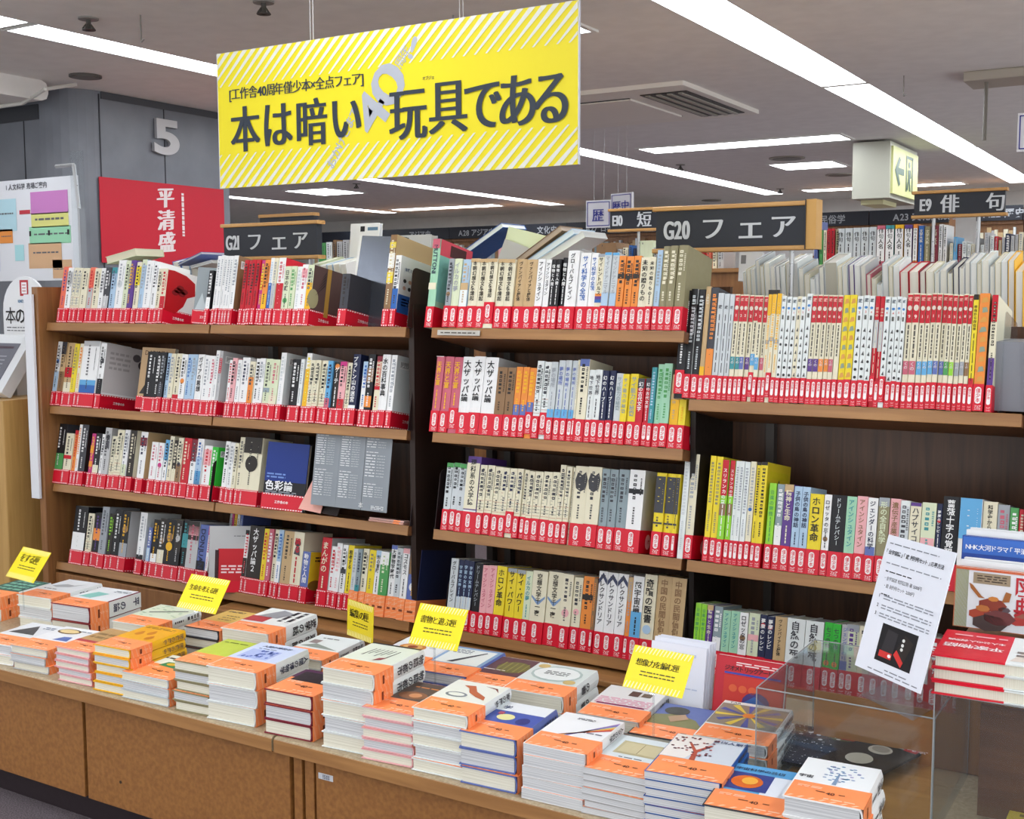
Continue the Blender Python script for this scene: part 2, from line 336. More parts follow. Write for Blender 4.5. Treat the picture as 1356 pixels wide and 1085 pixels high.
KIND = ['paperback_book', 'hardcover_book', 'magazine', 'archive_slipcase']
def book(M, T, D, H, bg, title='~', fg='blk', deco=(), band='a', bh=.058, b0=0, hard=False, side=None, name='paperback_book', label='', cat='book', group=None, art=None, tsz=None, grey=0, art0=None, pgm=None):
    root = thing(name, label, cat, M, group)
    link('cover', cover_mesh(T, D, H, bg, hard, side), root)
    link('page_block', page_mesh(T, D, H, hard, grey), root)
    if band: link('paper_band', band_mesh(T, D, b0, bh, band), root)
    mb = MB(); y = -(min(T*.14, .004) if hard else min(T*.05, .001))-.0003
    F = FR(mb, (0, y, 0), (1, 0, 0), (0, 0, 1), T, H, .0003)
    zb = (bh+b0)/H if band else .02                                         # visible part of the spine above the band
    def span(a, b): return (1-b*(1-zb), 1-a*(1-zb))
    e = .02
    for d in deco:
        p = d.split('.')
        if p[0] == 't': a, b = span(0, float('.'+p[1])); F.rect(e, a, 1-e, b, mat(p[2]))
        elif p[0] == 'b': a, b = span(1-float('.'+p[1]), 1); F.rect(e, a, 1-e, b, mat(p[2]))
        elif p[0] == 'm': a, b = span(float('.'+p[1]), float('.'+p[2])); F.rect(e, a, 1-e, b, mat(p[3]))
        elif p[0] == 'g':                                                    # ruled grid
            for i in range(9): v = zb+(1-zb)*(.05+.62*i/9); F.rect(.05, v, .95 if i < 4 else .32, v+.006, mat('6d7a6f' if i % 3 else 'b9896a'))
            F.rect(.62, zb+(1-zb)*.3, .66, .8, mat('6d7a6f')); F.ell(.5, .93, .16, .02, mat('blk')); F.rect(.05, .855, .95, .86, mat('6d7a6f'))
        elif p[0] == 'e': F.ell(.5, 1-float('.'+p[1])*(1-zb), .34, .34*T/H, mat(p[2]))
        elif p[0] == 'x':                                                    # printed volume spine: emblem, roundel, number, label
            a, b = span(0, .33); F.rect(e, a, 1-e, b-.012, mat('red')); F.ell(.5, a+(b-a)*.5, .38, .38*T/H*1.3, mat('d8d2c4'), 2)
            F.vtext(p[2], T*.5, H*(a+.075), T*.85, mat('f0e6da'), 3)
            F.vtext('遊', T*.5, H*(b-.03), T*.8, mat('e9b9ac'), 3)
            F.marks(.25, zb+(1-zb)*.27, .75, a-.02, 1, mat('4a4640'), True, dash=9, seed=len(p[1])+int(T*1e5))
            if p[1] != 'n': F.rect(e, zb+(1-zb)*.09, 1-e, zb+(1-zb)*.24, mat(p[1])); F.vtext('くの', T*.5, H*(zb+(1-zb)*.23), T*.7, mat('dcd6d6'), 3)
        elif p[0] == 'i':                                                    # column of small pictures
            F.vtext('遊', T*.5, H*.975, T*.75, mat('3b4a5a'), 3); F.ell(.5, .89, .3, .012, mat('3f7fc0'), 2); F.vtext(p[1], T*.5, H*.865, T*.6, mat('c8554a'), 3)
            rn = random.Random(p[2] if len(p) > 2 else 1)
            F.rect(.3, .78, .7, .82, mat('5a5a55'), 2)
            for i in range(7):
                v = zb+(.74-zb)*(.06+i/7.2)
                if rn.random() < .5: F.ell(.5, v, .28, .014, mat('2c2c2e'), 2, 7)
                else: F.poly([(.25, v-.015), (.75, v-.02), (.6, v+.02), (.45, v+.004)], mat('4a4a4c'))
        elif p[0] == 'z':                                                    # patterned camouflage spine
            rn = random.Random(3)
            for i in range(9):
                v = zb+(1-zb)*(i+.2)/9.2; F.poly([(.1+.3*rn.random(), v), (.9, v+.01), (.75, v+.05), (.35, v+.045)], mat('8a9a86' if i % 2 else 'd49a4a'))
        elif p[0] == 'k':                                                    # portrait-like dark emblem
            F.ell(.5, .84, .3, .05, mat('33333a')); F.poly([(.2, .68), (.8, .66), (.7, .79), (.35, .79)], mat('4a4a52'))
        elif p[0] == 's':
            v = .84; F.poly([(.15, v-.12), (.5, v-.16), (.85, v-.12), (.95, v), (.8, v+.09), (.55, v+.05), (.2, v+.08), (.05, v-.02)], mat('3a3a3e'))
        elif p[0] == 'v': F.poly([(.02, .9), (.5, .985), (.98, .9), (.98, .84), (.5, .92), (.02, .84)], mat('3c4260'))
        elif p[0] == 'h': F.poly([(.05, .66), (.5, .58), (.95, .66), (.95, .63), (.62, .55), (.5, .53), (.38, .55), (.05, .63)], mat('7f9cc2'))
    if title == '~':
        if fg != '-':
            sd = int(T*1e5)+int(H*1e4); rn = random.Random(sd); z0 = zb+(1-zb)*rn.uniform(.3, .45); sq = min(T*.5, .011); m1 = mat(fg)
            def col(uc, va, vb, q):
                v = vb
                while v-q/H > va:
                    hh = q/H*rn.uniform(.55, .85); F.rect(uc-q/T*.5*rn.uniform(.7, 1), v-hh, uc+q/T*.5*rn.uniform(.7, 1), v, m1, 2)
                    if rn.random() < .6: F.rect(uc-q/T*.22, v-hh*.65, uc+q/T*.22, v-hh*.4, mat(bg), 3)
                    v -= q/H*1.12
            col(.5 if T < .022 else .4, z0, .94, sq); col(.5 if T < .022 else .45, zb+(1-zb)*.05, z0-.04, sq*.6)
            if T >= .018: col(.8, z0+.1, .9, sq*.45)
    elif title[0].isascii() and not title.startswith('40'):
        sz = min(T*.72, .03); tt = FR(mb, (0, y, 0), (0, 0, -1), (1, 0, 0), 1, 1, .0003)
        tt.htext(title, -H*.93, T*.26, sz, mat(fg), 3)
    else:
        av = H*(1-zb)*.84; sz = tsz or min(T*.66, av/len(title), .026)
        st = max((av-sz*len(title))*.12, 0)
        if av/len(title) > sz*1.25 and T < .02: F.vtext(title, T*.5, H*.965-st, sz, mat(fg), 3, 1, min(1.18, av/len(title)/sz))
        else: F.vtext(title, T*.5, H*.965-st, sz, mat(fg), 3)
        used = sz*len(title)+st
        if av-used > .03: F.marks(.35, zb+.03, .65, (H*.95-used)/H-.04, 1, mat(fg), True, dash=6, fill=.45)
    if mb.v: link('spine_print', mb.mesh('spine_print'), root)
    if art:
        mb = MB(); A = FR(mb, (T, 0, 0), (0, 1, 0), (0, 0, 1), D, H, .0005)
        art(A); link('cover_print', mb.mesh('cover_print'), root)
    if art0:
        mb = MB(); A = FR(mb, (0, D, 0), (0, -1, 0), (0, 0, 1), D, H, .0004)
        art0(A); link('cover_print', mb.mesh('cover_print'), root)
    return root

# ------------------------------------------------------------------ shelf rows, measured from the photograph
SB = [CZ-.123, CZ-.449, CZ-.757, CZ-1.071]       # under-side of the front edge of the four boards
DB = [CZ-.309, None, CZ-.757, CZ-1.071]
TH = .030
def row_x(px, z):
    x = on_y(px, 500, 3.0).x
    for _ in range(3):
        qx, qy = proj((x, 3.0, z)); x = on_y(px, qy, 3.0).x
    return x
def ppm(x, z):
    a = proj((x, 3.0, z)); b = proj((x, 3.0+.2*math.sin(TIL), z+.2*math.cos(TIL))); return math.hypot(a[0]-b[0], a[1]-b[1])/.2
ORD = 'zeroth first second third fourth fifth sixth seventh eighth ninth tenth eleventh twelfth thirteenth fourteenth fifteenth sixteenth seventeenth eighteenth nineteenth twentieth twenty-first twenty-second twenty-third twenty-fourth twenty-fifth twenty-sixth twenty-seventh twenty-eighth twenty-ninth thirtieth thirty-first thirty-second thirty-third thirty-fourth thirty-fifth thirty-sixth thirty-seventh thirty-eighth thirty-ninth fortieth forty-first forty-second forty-third forty-fourth forty-fifth forty-sixth forty-seventh forty-eighth forty-ninth fiftieth fifty-first fifty-second fifty-third fifty-fourth fifty-fifth fifty-sixth fifty-seventh fifty-eighth'.split()
BN = dict(A='leftmost bay', B='second bay', C='middle bay', D='right bay')
RN = ['top shelf', 'second shelf', 'third shelf', 'bottom shelf']
def barcode(A):
    A.rect(.08, .82, .34, .93, mat('f2f2f0')); A.marks(.1, .84, .32, .92, 9, mat('blk'), True, 2, .4, 1)
def rose(A):
    A.rect(0, .2, 1, 1, mat('e6e3e0')); A.poly([(0, .25), (.35, .22), (.6, .38), (.7, .55), (.95, .62), (.9, .85), (.6, .95), (.2, .99), (0, .98)], mat('b3141c'), True, 2)
    for i in range(5): A.ell(.3+.07*i, .6+.05*(i % 3), .12, .05, mat('7f0d14'), 3)
def moth(A):
    A.rect(0, 0, 1, 1, mat('5b4340')); A.rect(.46, .2, .6, 1, mat('b48a3c'), 2); A.ell(.05, .45, .18, .16, mat('a9a37c'), 2)
    for i in range(5): A.poly([(.1+.05*i, .5+.08*i), (.42, .7+.05*i), (.42, .74+.05*i)], mat('3a2a2c'), True, 3)
def museum(A):
    A.rect(0, .2, 1, .46, mat('2b5ba6'), 2); A.marks(.1, .3, .8, .42, 3, mat('dfe8f2')); A.htext('体験ミュージアム', A.w*.12, A.h*.8, .013, mat('3d5a84'), 2)
    for r in range(2):
        for i in range(6): A.ell(.14+.14*i, .66-.1*r, .045, .03, mat(['222226', 'c9a08c', '222226', '5a4a3a', '222226'][(i+r) % 5]), 2, 7)
def ghouse(A):
    A.rect(0, .25, 1, 1, mat('d4d0d0')); A.ell(.75, .85, .1, .06, mat('6a6468'), 2); A.ell(.9, .75, .1, .07, mat('4a4248'), 2); A.marks(.1, .6, .6, .9, 4, mat('b5b0b0'))
def whback(A):
    barcode(A); A.marks(.45, .86, .9, .92, 2, mat('8a8a90'))
def catband(A): A.rect(0, .3, .9, 1, mat('yel')); A.ell(.3, .35, .3, .1, mat('8a6a2a'), 2); A.marks(.2, .8, .6, .92, 2, mat('blk'))
def mutt(A): A.rect(0, .82, 1, 1, mat('d5485c')); A.rect(0, .3, 1, .82, mat('7fc0b4')); A.ell(.85, .55, .12, .07, mat('b9b67a'), 2); A.rect(.3, .84, .8, .97, mat('4a1c22'), 2)
def letters(A): A.htext('OBJET', .01, A.h*.7, .05, mat('e8e0d0'), 2); A.marks(.1, .2, .8, .6, 4, mat('a09888'))
def yelcov(A): A.rect(.1, .85, .9, .92, mat('dfcf20')); A.poly([(.2, .3), (.8, .3), (.6, .75), (.5, .85)], mat('3a4a6a'), True, 2)
ART = dict(bar=barcode, rose=rose, moth=moth, mus=museum, gho=ghouse, wb=whback, cat=catband, mut=mutt, let=letters, yc=yelcov)
# zoom-x | height | background | lettering | title | decorations (g<gap>, c<cover colour>, a<art>, o/n band, H hard, u raised, D depth)
ROWS = dict(
A1=(60, 5.896, 1262, '''80|437|cor|vio|~;130|432|whi|blk|~|m.1.4.lgr;170|430|cre|gry|~|g;208|430|cre|gry|~|g;243|430|cre|blk|~;293|437|cor|red|~|b.5.lgr;333|430|cre|blk|~;383|432|whi|dgr|~;423|436|dgr|whi|~|b.3.lgr;470|436|lbl|nav|~|t.15.tea;512|495|whi|gry|~|e.5.gre;570|492|pgn|blk|~;613|492|vio|gol|~|H;655|484|cre|blk|~|m.1.5.yel;695|500|lbl|gry|~|t.12.pgn;735|490|whi|gry|~|cwhi;790|486|whi|dgr|~;832|432|cre|blk|~;868|430|cre|red|~|b.3.red arose G320;1228|425|blk|whi|~|b.3.whi'''),
B1=(270, 7.754, 945, '''55|712|whi|gry|~|D18;95|712|whi|gry|~|D18;125|712|whi|gry|~|D18;158|712|whi|gry|~|D18;192|712|whi|gry|~|D18;225|715|whi|gry|~|cbro abar D18 G60;335|670|red|dkb|~;378|670|red|dkb|~;420|670|red|dkb|~;465|668|red|dkb|~;510|668|mag|yel|~|m.3.6.red;555|675|ora|blk|~|b.3.gol;610|690|whi|lbl|~|b.5.blu;648|690|cre|gry|~|b.5.lgr;690|695|whi|red|~|b.5.red cred;765|612|pgn|dgr|日本の庭|e.8.grn;830|612|pgn|grn|~;885|612|whi|gre|~'''),
B1b=(390, 6.78, 1010, '''12|550|whi|pin|~|m.1.3.pnk;65|550|pgn|dgr|~|b.6.gol amoth G250;370|470|dgr|dkb|~|cdgr G330 D2;775|830|bro|cre|~|m.1.18.yel m.25.45.whi m.5.65.yel D25 ctan G0;835|645|whi|dgr|~|b.38.blu amus D2 G120'''),
A2=(45, 8.475, 1210, '''65|712|olv|dkb|~|H;118|715|lbl|nav|植物の神秘生活;180|720|whi|blk|~|b.4.lbl e.4.blu;228|716|tan|blk|~|t.25.dgr b.4.bro;285|718|tan|dkb|~|b.2.cre m.5.7.red;375|712|yel|olv|~;430|712|cre|ora|~;475|748|whi|dgr|~|b.16.blu t.1.lgr m.75.85.sky;660|742|whi|blk|~|e.35.dgr b.3.blk agho G485 D2'''),
A2b=(190, 6.78, 1278, '''-30|545|blk|whi|~|H;62|542|blk|whi|~;102|542|blk|gry|~|b.3.dgr;148|540|lbl|nav|~;182|540|cre|gry|~;225|540|cre|blk|~|b.08.red;285|540|whi|blk|~|e.6.ora;338|545|lbl|blu|~;382|545|lbl|gry|~;425|548|whi|blk|ガイアの思想;485|545|whi|gry|~;545|545|whi|pin|~;585|592|whi|gry|~|t.0.lbl;618|592|lgr|gry|~|m.15.45.red abar clgr G60;705|520|whi|red|~;738|540|pnk|blk|~|b.1.pnk;785|525|whi|gry|~;825|548|whi|nav|~;895|520|cre|dgr|~|b.62.ora;945|548|whi|blk|~;990|548|whi|gry|~;1038|548|pgn|blk|~|m.65.75.sla;1098|550|pgn|pin|~|b.2.cre;1168|615|whi|gre|~|cwht abar G60 D18'''),
B2=(370, 6.457, 940, '''50|540|blk|whi|~|H;125|545|wht|gry|~|G8;165|600|whi|yel|~|b.7.gol D18;210|540|cre|blk|~|g;255|540|cre|blk|~|g;300|540|cre|blk|~|g;360|545|sky|nav|~|b.2.pin;405|540|dkb|whi|ゲーテ|e.1.ora;465|548|pnk|blk|~|b.2.red t.1.mag;525|540|cre|blk|~|g;565|612|nav|whi|プラトン山の迷宮|H b.06.whi cnav G25;655|560|whi|blu|~|t.3.lbl;700|625|blk|whi|~|m.25.5.bro m.75.95.ora cblk G8;770|615|cre|red|~|t.1.win m.55.62.red;820|625|whi|blk|水の百科事典|H;890|628|whi|gry|~|cwht awb D2 G0'''),
A3=(60, 5.896, 1300, '''40|465|blk|whi|~|b.35.grn cdgr;118|398|cre|blk|~|m.6.7.red;178|430|ora|red|~|t.1.red;205|478|whi|ora|~;228|480|dgr|whi|~|cdkb G35;312|420|mag|gol|~|m.3.5.ora m.7.85.ora;342|425|blk|whi|~|b.2.cre;388|425|whi|dgr|~;415|478|lgr|blk|~|k;465|420|cre|blk|~|g;510|470|cre|blk|~|g;565|478|whi|nav|~|b.25.pgn;603|480|dkb|cre|~|ccre G40;695|480|whi|nav|~|m.12.3.win ctan G35;785|410|whi|pin|~;838|412|whi|pin|~|e.6.mag;882|440|sky|blk|~|b.5.whi;915|470|cre|dgr|~;950|440|dkb|cre|~|b.3.cre;990|465|cre|blk|~|b.4.bro e.6.nav;1030|470|red|cre|~|H;1090|470|whi|dgr|~|t.5.win;1140|480|whi|blu|~|b.6.lbl b.3.sky;1190|430|whi|red|~|m.1.5.pnk;1252|425|brg|whi|~|c brg abar'''),
B3=(270, 4.2375, 292, '''78|345|whi|dgr|~;105|345|whi|gry|~;135|345|cre|blk|~;158|382|cre|dgr|~;190|385|cre|blk|~|t.3.dkb e.5.dkb H'''),
A4=(80, 6.164, 1180, '''70|475|blk|whi|~|b.4.whi;175|430|cre|blk|~|g;225|440|blk|vio|~|m.4.7.ora;288|505|gry|dgr|~;345|455|dkb|lim|~;385|490|blk|whi|~;445|495|blk|gol|~|b.3.gry e.4.bro clgr G80 D2;590|505|whi|gry|~|b.1.blk cwht G25;672|400|blp|whi|~|b.4.lbl;702|470|blk|gol|~|b.2.whi;755|490|dkb|whi|~|b.3.cre e.5.bro;812|495|blk|gol|~|e.6.gol e.4.bro;890|500|dkb|lgr|~|e.4.lgr b.3.blk;945|510|blk|tea|~|m.3.6.tea;995|510|lgr|pin|~|t.4.dkb m.1.3.pnk;1085|495|blp|nav|DONJUAN|H b.2.blk;1155|495|whi|mag|~|t.2.mag'''),
B4=(260, 7.976, 1245, '''440|660|whi|red|~|b.4.dkb t.1.blk;485|720|dkb|whi|大ザッパ論２|H;640|715|yel|red|~;695|715|pin|whi|~;745|720|cre|blk|~;800|730|lbl|blu|~|b.4.whi;850|730|tan|dkb|~;958|730|cre|red|猿る|k H;1068|545|blp|whi|動物と人間|acat G95 D13'''),
B4b=(400, 7.533, 1115, '''130|690|red|cre|まんがの|H clgr D18;228|610|whi|red|~;280|655|whi|pnk|~;335|650|whi|blk|~|m.5.6.dgr;390|650|yel|blk|思考する|;450|625|gre|gry|~|o;495|635|sla|nav|~|b.15.tea o;540|640|cre|blk|~|o;600|645|yel|olv|~|o;668|650|whi|blk|形の冒険|t.15.lbl o;725|650|grn|pgn|~|t.3.whi o;812|725|whi|blk|大博物学時代|t.08.blp o;875|705|gre|dgr|~|o;935|720|whi|dgr|コスモス|t.1.pnk o;1005|725|blp|gol|~|m.02.5.bro e.75.whi o D2 cnav'''),
C1=(560, 7.137, 1250, '''10|840|min|nav|MUTTONI|t.14.pin m.65.75.cre amut G95 H D18;180|650|gry|dgr|~|e.75.bro H;235|650|pgn|gry|イルカの夢|H;310|652|lbl|tan|~|m.5.65.tan b.35.wht H;387|655|cre|dkb|本朝幻想文學縁起|t.08.tan H;475|655|cre|dkb|本朝幻想文學縁起|t.08.tan H;560|658|cre|dkb|本朝幻想文學縁起|t.08.tan H u;650|655|cre|dkb|本朝幻想文學縁起|t.08.tan H;735|655|cre|dkb|本朝幻想文學縁起|t.08.tan H;820|655|tan|dkb|ヴァンパイアと屍体|H;915|658|tan|dkb|ヴァンパイアと屍体|H;1022|660|whi|dgr|アインシュタイン;1092|662|whi|dgr|アインシュタイン;1148|662|blk|whi|植物と人間|H;1200|662|blk|whi|植物と人間|H'''),
C1b=(730, 6.384, 1095, '''35|605|blk|whi|植物と人間|H;85|665|whi|blk|グローバルブレイン|H;180|650|whi|blu|サイ科学の全貌|cgry;275|650|whi|blu|サイ科学の全貌;335|645|cre|blk|サイレントパルス|m.75.8.ora m.8.86.vio m.86.92.blu t.06.gry;395|650|gre|gry|マインドアニマル|t.05.sky b.25.lbl;455|650|gre|gry|マインドアニマル|t.05.sky b.25.lbl;515|630|ora|dkb|~|m.35.45.dkb;575|630|ora|dkb|~|m.35.45.dkb;640|630|ora|dkb|~|m.35.45.dkb;700|620|cre|blk|未知の贈りもの;775|620|cre|blk|未知の贈りもの;830|680|lbl|gry|~;880|715|olv|cre|~|H D18;945|720|olv|cre|~|H D18;1010|722|olv|cre|~|H D18'''),
C2=(560, 7.533, 1275, '''60|755|pin|gol|天界と宴|t.01.whi H;140|758|pin|gol|天界と宴|H;230|762|pin|gol|天界と宴|H u;320|770|whi|blk|大ザッパ論|H;435|775|whi|blk|大ザッパ論|H;545|778|whi|blk|大ザッパ論|H clgr;680|690|bro|dkb|~;780|692|bro|dkb|~;865|705|ora|gol|~|b.22.blp;930|705|ora|gol|~|b.22.blp;995|705|ora|gol|~|b.22.blp u;1065|775|wht|dgr|~|g;1135|775|wht|dgr|~|g u;1205|780|gre|gry|夢の場所|b.15.sky H'''),
C2b=(730, 7.137, 1235, '''2|760|gre|blp|夢の場所|b.15.sky H;65|765|gre|blp|夢の場所|b.15.sky H;125|765|gre|blp|夢の場所|b.15.sky H;178|770|cre|gry|~;200|785|cre|blk|~|t.12.blp;295|690|wht|dgr|地下世界|H;355|692|wht|dgr|地下世界|H;425|690|nav|whi|幻のハーブ|H;488|690|nav|whi|幻のハーブ|H;550|672|gre|sla|サイ能力の秘密;618|672|yel|sla|サイ能力の秘密;680|672|yel|sla|サイ能力の秘密;760|640|red|whi|幻の古代文字|t.22.dgr;830|640|red|whi|幻の古代文字|t.22.dgr;885|755|tea|lbl|~;935|790|min|grn|~;1000|792|min|grn|~;1080|700|gol|tan|~|t.5.tan;1165|690|yel|gol|~'''),
C3=(570, 7.533, 1285, '''95|675|gre|blk|~|t.1.grn;165|676|gre|blk|~|t.1.grn;232|680|gre|blk|~|t.1.grn;300|765|vio|blk|理科系の文学誌|m.12.95.cre b.03.wht H;435|692|cre|dgr|~|g;505|692|cre|dgr|~|g;580|692|cre|dgr|~|g;660|692|cre|nav|~|g;730|692|cre|nav|~|g u;805|692|cre|nav|~|g;865|690|cre|dgr|~|g;915|688|cre|dgr|~|g;975|688|cre|dgr|~|g;1060|700|cre|dgr|~|g;1150|708|cre|dgr|~|g;1225|790|cre|dgr|~|g'''),
C3b=(730, 6.78, 1150, '''75|700|cre|dgr|~|g;127|700|cre|dgr|~|g n;145|718|cre|dgr|~|s;270|720|cre|dgr|~|s;395|722|sla|dgr|~|t.15.sla H;470|724|sla|dgr|~|t.15.sla H;545|730|sla|dgr|~|t.15.sla H;640|745|whi|blk|~|m.32.4.blk clgr D13 G105;885|740|yel|dgr|~|m.06.68.dgr m.84.87.dgr H;975|742|yel|dgr|~|m.06.68.dgr m.84.87.dgr H;1062|744|yel|dgr|~|m.06.68.dgr m.84.87.dgr H G50'''),
C4=(580, 7.533, 1290, '''65|700|gre|blk|グローバルブレイン;140|700|nav|lbl|宇宙の女神|b.25.gre;190|700|nav|lbl|宇宙の女神|b.25.gre;245|700|nav|lbl|宇宙の女神|b.25.gre;298|700|blk|gry|ドリームテレパシー;380|690|pnk|pin|アインシュタイン;450|690|pnk|pin|アインシュタイン;525|700|yel|blk|ホロン革命;625|700|yel|blk|サイ・パワー|t.08.gry;720|702|yel|blk|サイ・パワー|t.08.gry;810|700|pgn|tea|イルカの夢;880|725|cre|dkb|空想文学千一夜|h;1030|735|cre|dkb|空想文学千一夜|h;1180|740|cre|dgr|~|e.75.pnk'''),
C4b=(740, 7.137, 1140, '''80|680|cre|dgr|~|e.7.pnk;165|705|ora|dkb|~|m.35.45.dkb;270|700|bro|ora|~;305|785|whi|dgr|アレクサンドリア|v;390|788|whi|dgr|アレクサンドリア|v;490|790|whi|dgr|アレクサンドリア|v;590|775|ora|gry|~|t.4.tan;635|795|whi|blk|超宇宙論|b.42.sky;740|830|cre|blk|奇蹟の医書|e.85.lbl H;860|840|tan|bro|中国の民間信仰|H;1000|845|tan|bro|中国の民間信仰|cdkb H'''),
D1=(890, 6.029, 1004, '''5|867|blk|whi|~|u D22;78|877|blk|gre|~|cwht D22;133|877|blk|gre|~|D22;190|908|tan|cre|OBJET|H b.1.gol D22 alet ctan;232|898|dgr|ora|~|b.3.ora D22;295|855|gre|dgr|遊|D2;345|855|gre|dgr|遊|D2;390|855|gre|dgr|遊|D2;430|855|cre|-|~|x.tea.1;470|855|cre|-|~|x.tea.2;508|855|cre|-|~|x.blp.2;545|855|cre|-|~|x.vio.2;585|855|cre|-|~|x.sky.3 u;625|855|cre|-|~|x.sky.3;662|855|cre|-|~|x.pin.5;697|867|cre|gol|~|t.25.gol m.55.6.gry;730|867|cre|gol|~|t.25.gol m.55.6.gry u;768|872|cre|gol|~|t.25.gol m.55.6.gry;808|855|wht|-|~|i.1.a;845|855|wht|-|~|i.1.a;888|855|wht|-|~|i.1.a;928|855|cre|-|~|i.2.b;966|855|wht|-|~|i.2.b'''),
D1b=(1040, 6.38, 955, '''106|933|wht|-|~|i.2.b;153|933|cre|-|~|x.vio.8;198|933|cre|-|~|x.vio.8;245|933|cre|-|~|x.ora.4;290|933|cre|-|~|x.ora.4;330|933|cre|-|~|x.pin.8;372|933|cre|-|~|x.n.6;418|938|yel|-|~|z;475|938|yel|-|~|z;535|938|wht|-|~|i.3.c;588|938|wht|-|~|i.3.d;640|941|wht|-|~|i.4.e;688|943|red|cre|日本の|m.3.65.lgr u;732|943|red|cre|日本の|m.3.65.lgr;772|943|wht|-|~|i.4.e u;820|943|wht|-|~|i.4.e;870|943|wht|-|~|i.5.f;915|943|wht|-|~|i.5.f'''),
D1c=(1180, 5.424, 715, '''54|835|cre|-|~|x.pin.9;98|836|cre|-|~|x.pin.9;150|836|cre|-|~|x.sky.1;192|836|cre|-|~|x.sky.1;232|836|cre|-|~|x.sky.1;272|837|cre|-|~|x.blp.1;312|838|cre|-|~|x.blp.1;350|838|cre|-|~|x.grn.5;388|839|cre|-|~|x.lim.5;425|840|cre|-|~|x.gry.6;462|841|cre|-|~|x.gry.8;498|842|cre|-|~|x.bro.7;533|845|yel|blk|存在から存在学|t.06.dkb b.07.red;575|850|ora|-|~|z cbro G12;665|850|cre|dkb|~|t.3.red b.3.vio D22'''),
D3=(895, 5.708, 968, '''0|790|wht|gre|~|n H D25;47|795|cre|gry|~|cdkb H D2 G85;195|800|yel|olv|~;240|800|yel|olv|~;290|785|lim|whi|スリランカの祭|t.45.red m.55.7.bro;343|785|lim|whi|スリランカの祭|t.45.red m.55.7.bro;385|790|wht|gry|~|D2;420|790|wht|gry|~|D2;458|790|wht|gry|~|D2;500|792|cre|gry|~|D2 e.6.blu;545|800|yel|blk|~|t.04.dkb D2;582|805|yel|blk|~|t.04.dkb D2 ayc cyel G22;655|650|lim|grn|音楽の霊性;710|650|sla|whi|~|b.32.whi;768|655|vio|cre|精神と生命|t.12.tan;842|650|lbl|nav|子供の島の神話|;905|655|lbl|nav|子供の島の神話'''),
D3b=(1060, 4.581, 1330, '''20|490|yel|blk|ホロン革命|H;105|492|whi|dgr|ロゼッタの窓|e.8.bro;152|500|blk|gre|ドリームテレパシー;242|500|min|tea|アインシュタイン;305|505|pnk|bro|アインシュタイン;372|508|whi|nav|ジェンダーの科学|b.15.blp;435|512|olv|pgn|形の全自然学|t.15.gry;505|515|pnk|bro|遺伝子産業革命;570|512|wht|dgr|~|m.1.9.gre;630|510|cre|dgr|ハプサイコ|t.06.vio;700|520|pgn|tea|~|m.6.75.pnk;790|520|nav|whi|夢魔のレシピ|e.3.red;825|570|blk|whi|薔薇十字の覚醒|H;930|575|whi|sky|~|t.6.sky H;1070|565|cre|blk|科学史から消された女性;1160|560|gry|pin|~;1235|550|grn|whi|~;1290|545|red|cre|~'''),
D4=(900, 6.164, 1340, '''82|555|lim|grn|音楽の霊性;132|555|lim|grn|音楽の霊性;180|552|vio|cre|精神と生命|t.12.tan;234|556|sla|whi|~|b.3.whi;306|535|min|tea|アインシュタイン;374|540|min|tea|アインシュタイン;448|542|whi|dgr|ロゼッタの窓|e.6.bro;520|545|pgn|gry|~|m.5.65.pnk;612|545|nav|whi|夢魔のレシピ|e.25.red;672|548|nav|whi|夢魔のレシピ|e.25.red;735|560|tan|dkb|ヴァンパイアと屍体|H;835|565|wht|dgr|自然の死|H;985|570|wht|dgr|自然の死|H;1135|575|brg|dgr|七つの扉|e.9.ora;1205|578|brg|dgr|七つの扉|e.9.ora;1275|580|lgr|blp|ジェンダーの科学|b.2.blp'''),
D4b=(980, 2.819, 820, '''376|270|pgn|vio|~|t.15.gry;425|272|cre|dgr|~;470|272|pnk|bro|遺伝子産業革命;510|272|wht|dgr|~;550|272|cre|dgr|~;600|275|lbl|nav|~;645|276|whi|dgr|~;690|276|red|whi|~;735|278|cre|dgr|~;780|278|gry|dgr|~'''))

ALLTXT = '本は暗い玩具である工作舎周年僅少本×全点フェア工作舎の本僅少本フェア選遊くの日本の庭植物の神秘生活ガイアの思想ゲーテプラトン山の迷宮水の百科事典大ザッパ論２動物と人間まんがの思考する形の冒険大博物学時代コスモス猿る12345678903:0,.・G21G20E9E10A28A29A27A23A22G9LABCDEFGHIJKLMNOPQRSTUVWXYZabcdefghijklmnopqrstuvwxyz(){}[]×!?/=「」•←全点周年暗い玩具であるおかげさまでオブジェ平清盛俳句短歴史アジア史文化史日本文化史文化人類学民俗学検索ナビ色彩論生命を考える匣書物と遊ぶ匣想像力を編む匣する匣編集の匣宇宙誌遊創刊号セット応募方法松岡正剛著円見本ジオメトリックアート図典家物語主人公NHK大河ドラマの平安人名芸術科学宇宙人文科学都市売場ご案内体験ミュージアム' + ''.join(r[3] for r in ROWS.values())
collect_glyphs(ALLTXT)

# ------------------------------------------------------------------ the room
CEIL = CZ+1.4
mb = MB(); mb.box(-16, -1.5, -.05, 2.6, 17.4, 0, M_CARPET); struct('floor', mb)
mb = MB()
holes = []
mb.box(-16, -4, CEIL+.06, 8, 17.4, CEIL+.12, M_CEIL)
LX = [(-12.12, -11.84), (-8.97, -8.69), (-5.57, -5.285), (-2.42, -2.10), (.95, 1.25), (4.2, 4.5)]
